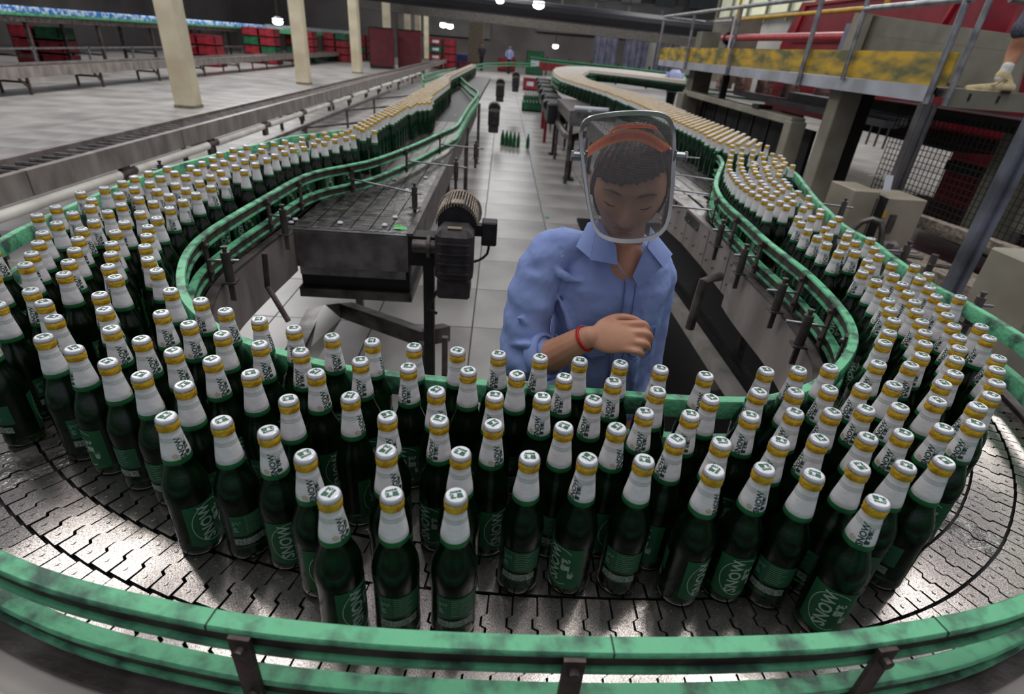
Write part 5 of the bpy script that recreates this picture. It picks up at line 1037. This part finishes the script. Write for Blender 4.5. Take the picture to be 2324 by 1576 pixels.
for i in range(14):
    p, q = pts_[i], pts_[i + 1]; b.slab([p + V3((-.012, .001, 0)), p + V3((.012, .002, 0)), q + V3((.012, .002, 0)), q + V3((-.012, .001, 0))], .002)
wpart(b, 'placket', shirt_m, parent=sh)
bt = mat('blue_button', (136, 150, 196), .3)
for z in (1.30, 1.22, 1.14, 1.06): p = front(.302, z, .010); b = MB(); b.cyl(p, p + V3((0, -.002, 0)), .0055, 12); wpart(b, 'button', bt, parent=sh)
b = MB(); q_ = [front(x, z, .007) for x, z in ((.205, 1.235), (.275, 1.238), (.275, 1.17), (.24, 1.155), (.205, 1.17))]; b.slab(q_, .0025); b.slab([front(x, z, .0095) for x, z in ((.203, 1.238), (.277, 1.241), (.277, 1.222), (.240, 1.214), (.203, 1.219))], .0025); wpart(b, 'chest_pocket', shirt_m, parent=sh)
p = front(.232, 1.205, .012); b = MB(); b.cyl(p, p + V3((0, -.002, 0)), .0055, 12); wpart(b, 'button', bt, parent=sh)
b = MB(); q_ = [front(x, z, .007) for x, z in ((.33, 1.238), (.385, 1.235), (.385, 1.165), (.36, 1.155), (.33, 1.17))]; b.slab(q_, .0025); wpart(b, 'chest_pocket', shirt_m, parent=sh)
seam_m = mat('shirt_seam_shade', (88, 102, 152), .85)  # darker tubes along placket and pocket seams stand in for edge shading
def seam(pts, name, r=.0011): g = MB(); g.tube(smooth_path([V3(p) for p in pts], .006), r, 5); wpart(g, name, seam_m, parent=sh)
seam([front(.290, 1.350 - i * .06, .0095) for i in range(7)], 'placket_seam_shade', .0014); seam([front(.314, 1.345 - i * .06, .009) for i in range(7)], 'placket_seam_shade')
seam([front(x, z, .0108) for x, z in ((.205, 1.234), (.205, 1.17), (.24, 1.156), (.275, 1.17), (.275, 1.234))], 'pocket_seam_shade'); seam([front(x, z, .0125) for x, z in ((.204, 1.221), (.240, 1.215), (.276, 1.223))], 'pocket_seam_shade')
seam([front(x, z, .0108) for x, z in ((.331, 1.234), (.331, 1.165), (.36, 1.156), (.384, 1.165), (.384, 1.232))], 'pocket_seam_shade')
# seams on the shoulder
b = MB(); b.tube(smooth_path([(.150, 1.135, 1.345), (.148, 1.15, 1.385), (.150, 1.19, 1.432), (.155, 1.23, 1.42)], .01), .0025, 6); wpart(b, 'shoulder_seam', shirt_m, parent=sh)
# trousers and shoes
b = MB(); limb(b, [(.225, 1.22, .90), (.21, 1.23, .5), (.20, 1.25, .10)], [.10, .085, .07]); limb(b, [(.355, 1.22, .90), (.37, 1.23, .5), (.38, 1.25, .10)], [.10, .085, .07]); ellip(b, (.29, 1.22, .90), (.16, .12, .10))
wpart(remesh(b, .01, 4), 'trousers', mat('navy_trousers', (44, 50, 70), .85))
for x in (.20, .38): b = MB(); ellip(b, (x, 1.21, .035), (.045, .13, .045)); b.box((x, 1.21, .012), (.085, .25, .024), bev=.008); wpart(b, 'shoe', rubber, smooth=1)
# red thread bracelet
b = MB(); ax = WR_ - V3((.19, 1.018, 1.24)); ax /= np.linalg.norm(ax); _, s1, u1 = frame(ax); c0 = V3((.204, 1.010, 1.254))
b.tube([c0 + (s1 * math.cos(2 * PI * k / 24) + u1 * math.sin(2 * PI * k / 24)) * .0268 for k in range(24)], .0022, 6, closed=True); b.tube([c0 - ax * .005 + (s1 * math.cos(2 * PI * k / 24) + u1 * math.sin(2 * PI * k / 24)) * .0272 for k in range(24)], .0016, 6, closed=True)
wpart(b, 'bracelet', mat('red_thread', (190, 44, 40), .6), smooth=1)
# hair, brows, lashes, lips
hair_m = mat('dark_brown_hair', (44, 30, 28), .45, 0, (24, 16, 16), 60, 6, bump=.4, bscale=160, stretch=(1, 1, .2))
def hairmesh():
    nu, nv = 80, 48; v = []; f = []; keep = {}
    for i in range(nv + 1):
        th = PI * .86 * (i + .001) / nv
        for k in range(nu):
            ph = 2 * PI * k / nu; x, y, z = math.sin(th) * math.sin(ph), -math.sin(th) * math.cos(ph), math.cos(th)
            fz = -y; lim = 2.0 if fz < -.1 else 0
            # hairline: fringe over the forehead, down to the nape behind, to mid ear at the sides
            front_ = max(0, (math.cos(ph) + .15)); low = -.95 + (1.30 if front_ > .45 else front_ / .45 * 1.30) + .14 * math.sin(ph * 1.0 + .5) * (front_ > .3) + .02 * math.sin(ph * 29)
            r = 1.075 + .02 * math.sin(ph * 23 + z * 7) + .012 * math.sin(ph * 41)
            zz = max(z, low); k_ = 1 if z >= low else .93
            X, Y, Z = x * .073 * r * k_, y * .092 * r * k_, zz * .112 * r
            v.append(HM @ V3((X, Y, Z)) + HC)
            keep[(i, k)] = z >= low
    for i in range(nv):
        for k in range(nu):
            if keep[(i, k)] or keep[(i, (k + 1) % nu)]: f.append((i * nu + k, (i + 1) * nu + k, (i + 1) * nu + (k + 1) % nu, i * nu + (k + 1) % nu))
    b = MB(); b.add(v, f); return b
wpart(hairmesh(), 'hair', hair_m, smooth=2)
def hp(x, y, z): return HM @ V3((x, y, z)) + HC
b = MB()
for s_ in (-1, 1):
    b.tube([hp(s_ * (.014 + .036 * t), -.0905 + .012 * t * t + .002, .026 + .006 * math.sin(PI * t * .8)) for t in np.linspace(0, 1, 8)], [.0012, .0022, .0026, .0026, .0024, .002, .0016, .001], 6)
wpart(b, 'eyebrow', hair_m)
b = MB()
for s_ in (-1, 1): b.tube([hp(s_ * (.018 + .028 * t), -.0845 + .010 * t * t - .001 * math.sin(PI * t), .001 - .003 * math.sin(PI * t)) for t in np.linspace(0, 1, 8)], [.0006, .0011, .0014, .0015, .0015, .0014, .0011, .0007], 6)
wpart(b, 'eyelash', rubber)
b = MB(); b.tube([hp(x, -.0955 + 9 * x * x, -.0495 + 1.5 * abs(x) * .15) for x in np.linspace(-.021, .021, 9)], [.0008, .0022, .0030, .0034, .0030, .0034, .0030, .0022, .0008], 8); b.tube([hp(x, -.0948 + 9 * x * x, -.0575) for x in np.linspace(-.018, .018, 9)], [.0008, .0026, .0036, .004, .0042, .004, .0036, .0026, .0008], 8)
wpart(b, 'lips', mat('lip_colour', (168, 96, 88), .45), smooth=2)

# ------------------------------------------------------------------ face shield
FS = empty('face_shield', (.24, 1.0, 1.58), label='framed wire mesh face shield with orange striped headband on the worker', cat='face shield'); FO_ = V3((.24, 1.0, 1.58))
def fpart(g, name, m, **k): g.v = [tuple(V3(p) - FO_) for p in g.v]; return g.build(name, m, FS, **k)
OUTP = [(1316, 330), (1316, 300), (1322, 280), (1340, 266), (1380, 258), (1425, 254), (1470, 254), (1500, 258), (1518, 268), (1528, 290), (1531, 320), (1530, 380), (1526, 440), (1519, 490), (1508, 520), (1488, 537), (1460, 546), (1430, 549), (1395, 547), (1368, 538), (1350, 520), (1338, 480), (1328, 420), (1321, 370)]
def onshield(px, py): 
    u = (px - 1424) / 108; yy = 1.0 + .028 * u * u + .012 * max(0, (400 - py) / 150); return PX(px, py, 1, yy)
ringp = [onshield(*p) for p in OUTP]; ringc = smooth_path(ringp + [ringp[0]], .008)[:-1]
b = MB(); n = len(ringc); cen = sum(ringc) / n; v = []
for p in ringc:
    o_ = p - cen; o_ /= np.linalg.norm(o_)
    for a_, y_ in ((-.006, -.003), (.0015, -.005), (.0022, .003), (-.0055, .003)): v.append(p + o_ * a_ + V3((0, y_, 0)))
b.add(v, [(i * 4 + k, i * 4 + (k + 1) % 4, ((i + 1) % n) * 4 + (k + 1) % 4, ((i + 1) % n) * 4 + k) for i in range(n) for k in range(4)]); fpart(b, 'metal_rim', mat('polished_rim', (205, 205, 208), .25, .85), smooth=1.0)
# woven wire screen
mm = bpy.data.materials.new('woven_wire_screen'); mm.use_nodes = True; nt = mm.node_tree; N = nt.nodes; L = nt.links; pb = N['Principled BSDF']; pb.inputs['Base Color'].default_value = (.24, .22, .215, 1); pb.inputs['Roughness'].default_value = .45; pb.inputs['Metallic'].default_value = .5
uvn = N.new('ShaderNodeUVMap'); sx = N.new('ShaderNodeSeparateXYZ'); L.new(uvn.outputs[0], sx.inputs[0]); outs = []
for ax_ in (0, 1):
    mlt = N.new('ShaderNodeMath'); mlt.operation = 'MULTIPLY'; mlt.inputs[1].default_value = 1 / .0019; L.new(sx.outputs[ax_], mlt.inputs[0]); fr = N.new('ShaderNodeMath'); fr.operation = 'FRACT'; L.new(mlt.outputs[0], fr.inputs[0]); lt = N.new('ShaderNodeMath'); lt.operation = 'LESS_THAN'; lt.inputs[1].default_value = .25; L.new(fr.outputs[0], lt.inputs[0]); outs.append(lt)
mx = N.new('ShaderNodeMath'); mx.operation = 'MAXIMUM'; L.new(outs[0].outputs[0], mx.inputs[0]); L.new(outs[1].outputs[0], mx.inputs[1]); L.new(mx.outputs[0], pb.inputs['Alpha'])
me = bpy.data.meshes.new('wire_screen'); nr = 12; vs = []; fs = []
for r_ in range(nr + 1):
    t = r_ / nr
    for p in ringc:
        q = cen + (p - cen) * t; u = (q[0] - .235) / .095; q = V3((q[0], q[1] if t > .98 else None or (1.0 + .028 * u * u + .012 * max(0, (q[2] - 1.565) / .11)), q[2])) if t < .999 else p; vs.append(tuple(q - FO_))
for r_ in range(nr):
    for k in range(n): fs.append((r_ * n + k, r_ * n + (k + 1) % n, (r_ + 1) * n + (k + 1) % n, (r_ + 1) * n + k))
me.from_pydata(vs, [], fs); uv = me.uv_layers.new(name='UVMap')
for lp in me.loops: c = vs[lp.vertex_index]; uv.data[lp.index].uv = ((c[0] + c[2] * .08) , c[2])
me.materials.append(mm); me.shade_smooth(); link('wire_screen', me, FS)
# headband: brow strip and crown strip
org = mat('orange_band', (255, 150, 60), .6, 0, (250, 132, 48), 60); orr = mat('band_red_stripe', (226, 80, 60), .7, 0, (240, 112, 70), 120)
def strip(pts, w, name):
    P = smooth_path(pts, .006); g = MB(); n = len(P)
    for lane, (a, c) in enumerate([(-.5, -.22), (-.22, .22), (.22, .5)]):
        g.cur = 1 if lane == 1 else 0; v = []
        for p in P: 
            for t in (a, c): v.append(p + V3((0, -.0003 * (lane == 1), t * w)))
        v += [q + V3((0, .002, 0)) for q in v[:2 * n]]; N2 = 2 * n
        g.add(v, [(2 * i, 2 * i + 1, 2 * i + 3, 2 * i + 2) for i in range(n - 1)] + [(N2 + 2 * i + 2, N2 + 2 * i + 3, N2 + 2 * i + 1, N2 + 2 * i) for i in range(n - 1)] + [(2 * i, 2 * i + 2, N2 + 2 * i + 2, N2 + 2 * i) for i in range(n - 1)])
    fpart(g, name, [org, orr], smooth=1)
strip([PX(1330, 352, 1, 1.13), PX(1345, 338, 1, 1.08), PX(1380, 318, 1, 1.035), PX(1425, 307, 1, 1.02), PX(1465, 312, 1, 1.03), PX(1500, 331, 1, 1.06), PX(1524, 350, 1, 1.12)], .020, 'headband')
strip([PX(1385, 300, 1, 1.10), PX(1402, 290, 1, 1.085), PX(1430, 286, 1, 1.08), PX(1470, 287, 1, 1.085), PX(1488, 292, 1, 1.10), PX(1500, 312, 1, 1.11), PX(1524, 340, 1, 1.12)], .007, 'crown_strap')
for px, s_ in ((1313, -1), (1541, 1)):
    p = PX(px, 355, 1, 1.04); g = MB(); g.cyl(p - V3((.010, 0, 0)), p + V3((.010, 0, 0)), .008, 10); g.cyl(p + V3((.010 * s_, 0, 0)), p + V3((.014 * s_, 0, 0)), .0105, 6); fpart(g, 'knob', galv, smooth=.6)
    g = MB(); g.bar(p - V3((s_ * .010, 0, 0)), V3((.24 + s_ * .088, 1.10, p[2])), .003, .012); g.bar(p + V3((-s_ * .012, -.01, -.01)), p + V3((-s_ * .012, -.012, .012)), .004, .008); fpart(g, 'hinge_arm', galv)

# ------------------------------------------------------------------ the person on the landing: only the lower leg is in the picture
q = lambda px, py, y=4.62: PX(px, py, 1, y)
px0, py0 = 4.1, 4.7
P2 = empty('person', (px0, py0, 1.7), label='person in grey shorts and beige laced sneaker standing on the landing', cat='person'); O2 = V3((px0, py0, 1.7))
def p2(g, name, m, **k):
    if isinstance(g, MB): g = g.mesh(name, m, k.pop('smooth', None))
    else: g.materials.append(m)
    k.pop('smooth', None); n = len(g.vertices); co = np.empty(n * 3, np.float32); g.vertices.foreach_get('co', co); co = co.reshape(-1, 3) - O2; g.vertices.foreach_set('co', co.astype(np.float32).ravel()); g.update(); return link(name, g, P2, **k)
ank, knee = q(2283, 160), q(2332, 62); hip = knee + V3((.16, .1, .36)); 
b = MB(); limb(b, [ank, ank + (knee - ank) * .45 + V3((.015, .02, 0)), knee, hip], [.034, .055, .055, .085]); limb(b, [ank + V3((.33, .1, -.02)), knee + V3((.25, .1, 0)), hip + V3((.05, .02, 0))], [.034, .052, .085]); limb(b, [hip + V3((.0, 0, 0)), hip + V3((.02, .02, .5))], [.15, .17]); ellip(b, hip + V3((.02, .0, .80)), (.085, .10, .12)); limb(b, [hip + V3((.02, .02, .5)), hip + V3((.02, .0, .75))], [.07, .055])
for s_ in (-1, 1): limb(b, [hip + V3((.02 + s_ * .17, .0, .50)), hip + V3((.02 + s_ * .22, -.02, .25)), hip + V3((.02 + s_ * .20, -.12, .05)), hip + V3((.02 + s_ * .2, -.15, 0))], [.05, .042, .032, .03])
p2(remesh(b, .009, 3), 'body', skin)
b = MB(); limb(b, [knee + V3((-.02, 0, -.015)), knee + V3((.02, .01, .06)), hip], [.078, .085, .11]); limb(b, [knee + V3((.25, .1, 0)), hip + V3((.05, .02, 0))], [.08, .11]); limb(b, [hip, hip + V3((.02, .0, .5))], [.165, .185]); p2(remesh(b, .012, 3, disp=(.012, .05)), 'grey_shorts', mat('speckled_shorts', (58, 60, 74), .9, 0, (92, 94, 108), 90))
b = MB(); limb(b, [ank + (knee - ank) * .10, ank, ank + V3((-.01, 0, -.05))], [.040, .040, .044]); p2(remesh(b, .006, 3), 'sock', mat('white_sock', (222, 220, 216), .9, 0, (196, 194, 192), 60, bump=.3, bscale=150))
zf = 1.703; hx = q(2283, 205)[0]; tx_ = q(2186, 192)[0]; cy = 4.60
b = MB(); limb(b, [(hx - .005, cy, zf + .045), (hx - .05, cy, zf + .05), (hx - .14, cy, zf + .04), (tx_ + .03, cy, zf + .026)], [.046, .048, .036, .024]); limb(b, [(hx - .02, cy, zf + .05), ank + V3((-.008, 0, -.035))], [.046, .047]); b.box(((hx + tx_) / 2 + .015, cy, zf + .008), (abs(hx - tx_) + .02, .075, .014), bev=.006)
p2(remesh(b, .006, 3), 'sneaker', mat('beige_sneaker', (206, 190, 150), .7, 0, (178, 160, 120), 20))
b = MB(); b.box((hx - .05, cy - .048, zf + .022), (.08, .012, .022), bev=.005); p2(b, 'sole_patch', rubber)
b = MB(); b.tube(smooth_path([(hx - .06, cy - .03, zf + .10), (hx - .12, cy - .05, zf + .10), (hx - .15, cy - .045, zf + .07), (hx - .17, cy - .03, zf + .055)], .01), .003, 6); b.tube(smooth_path([(hx - .07, cy - .03, zf + .09), (hx - .13, cy - .055, zf + .085), (hx - .16, cy - .04, zf + .055)], .01), .003, 6); p2(b, 'shoelace', dust)
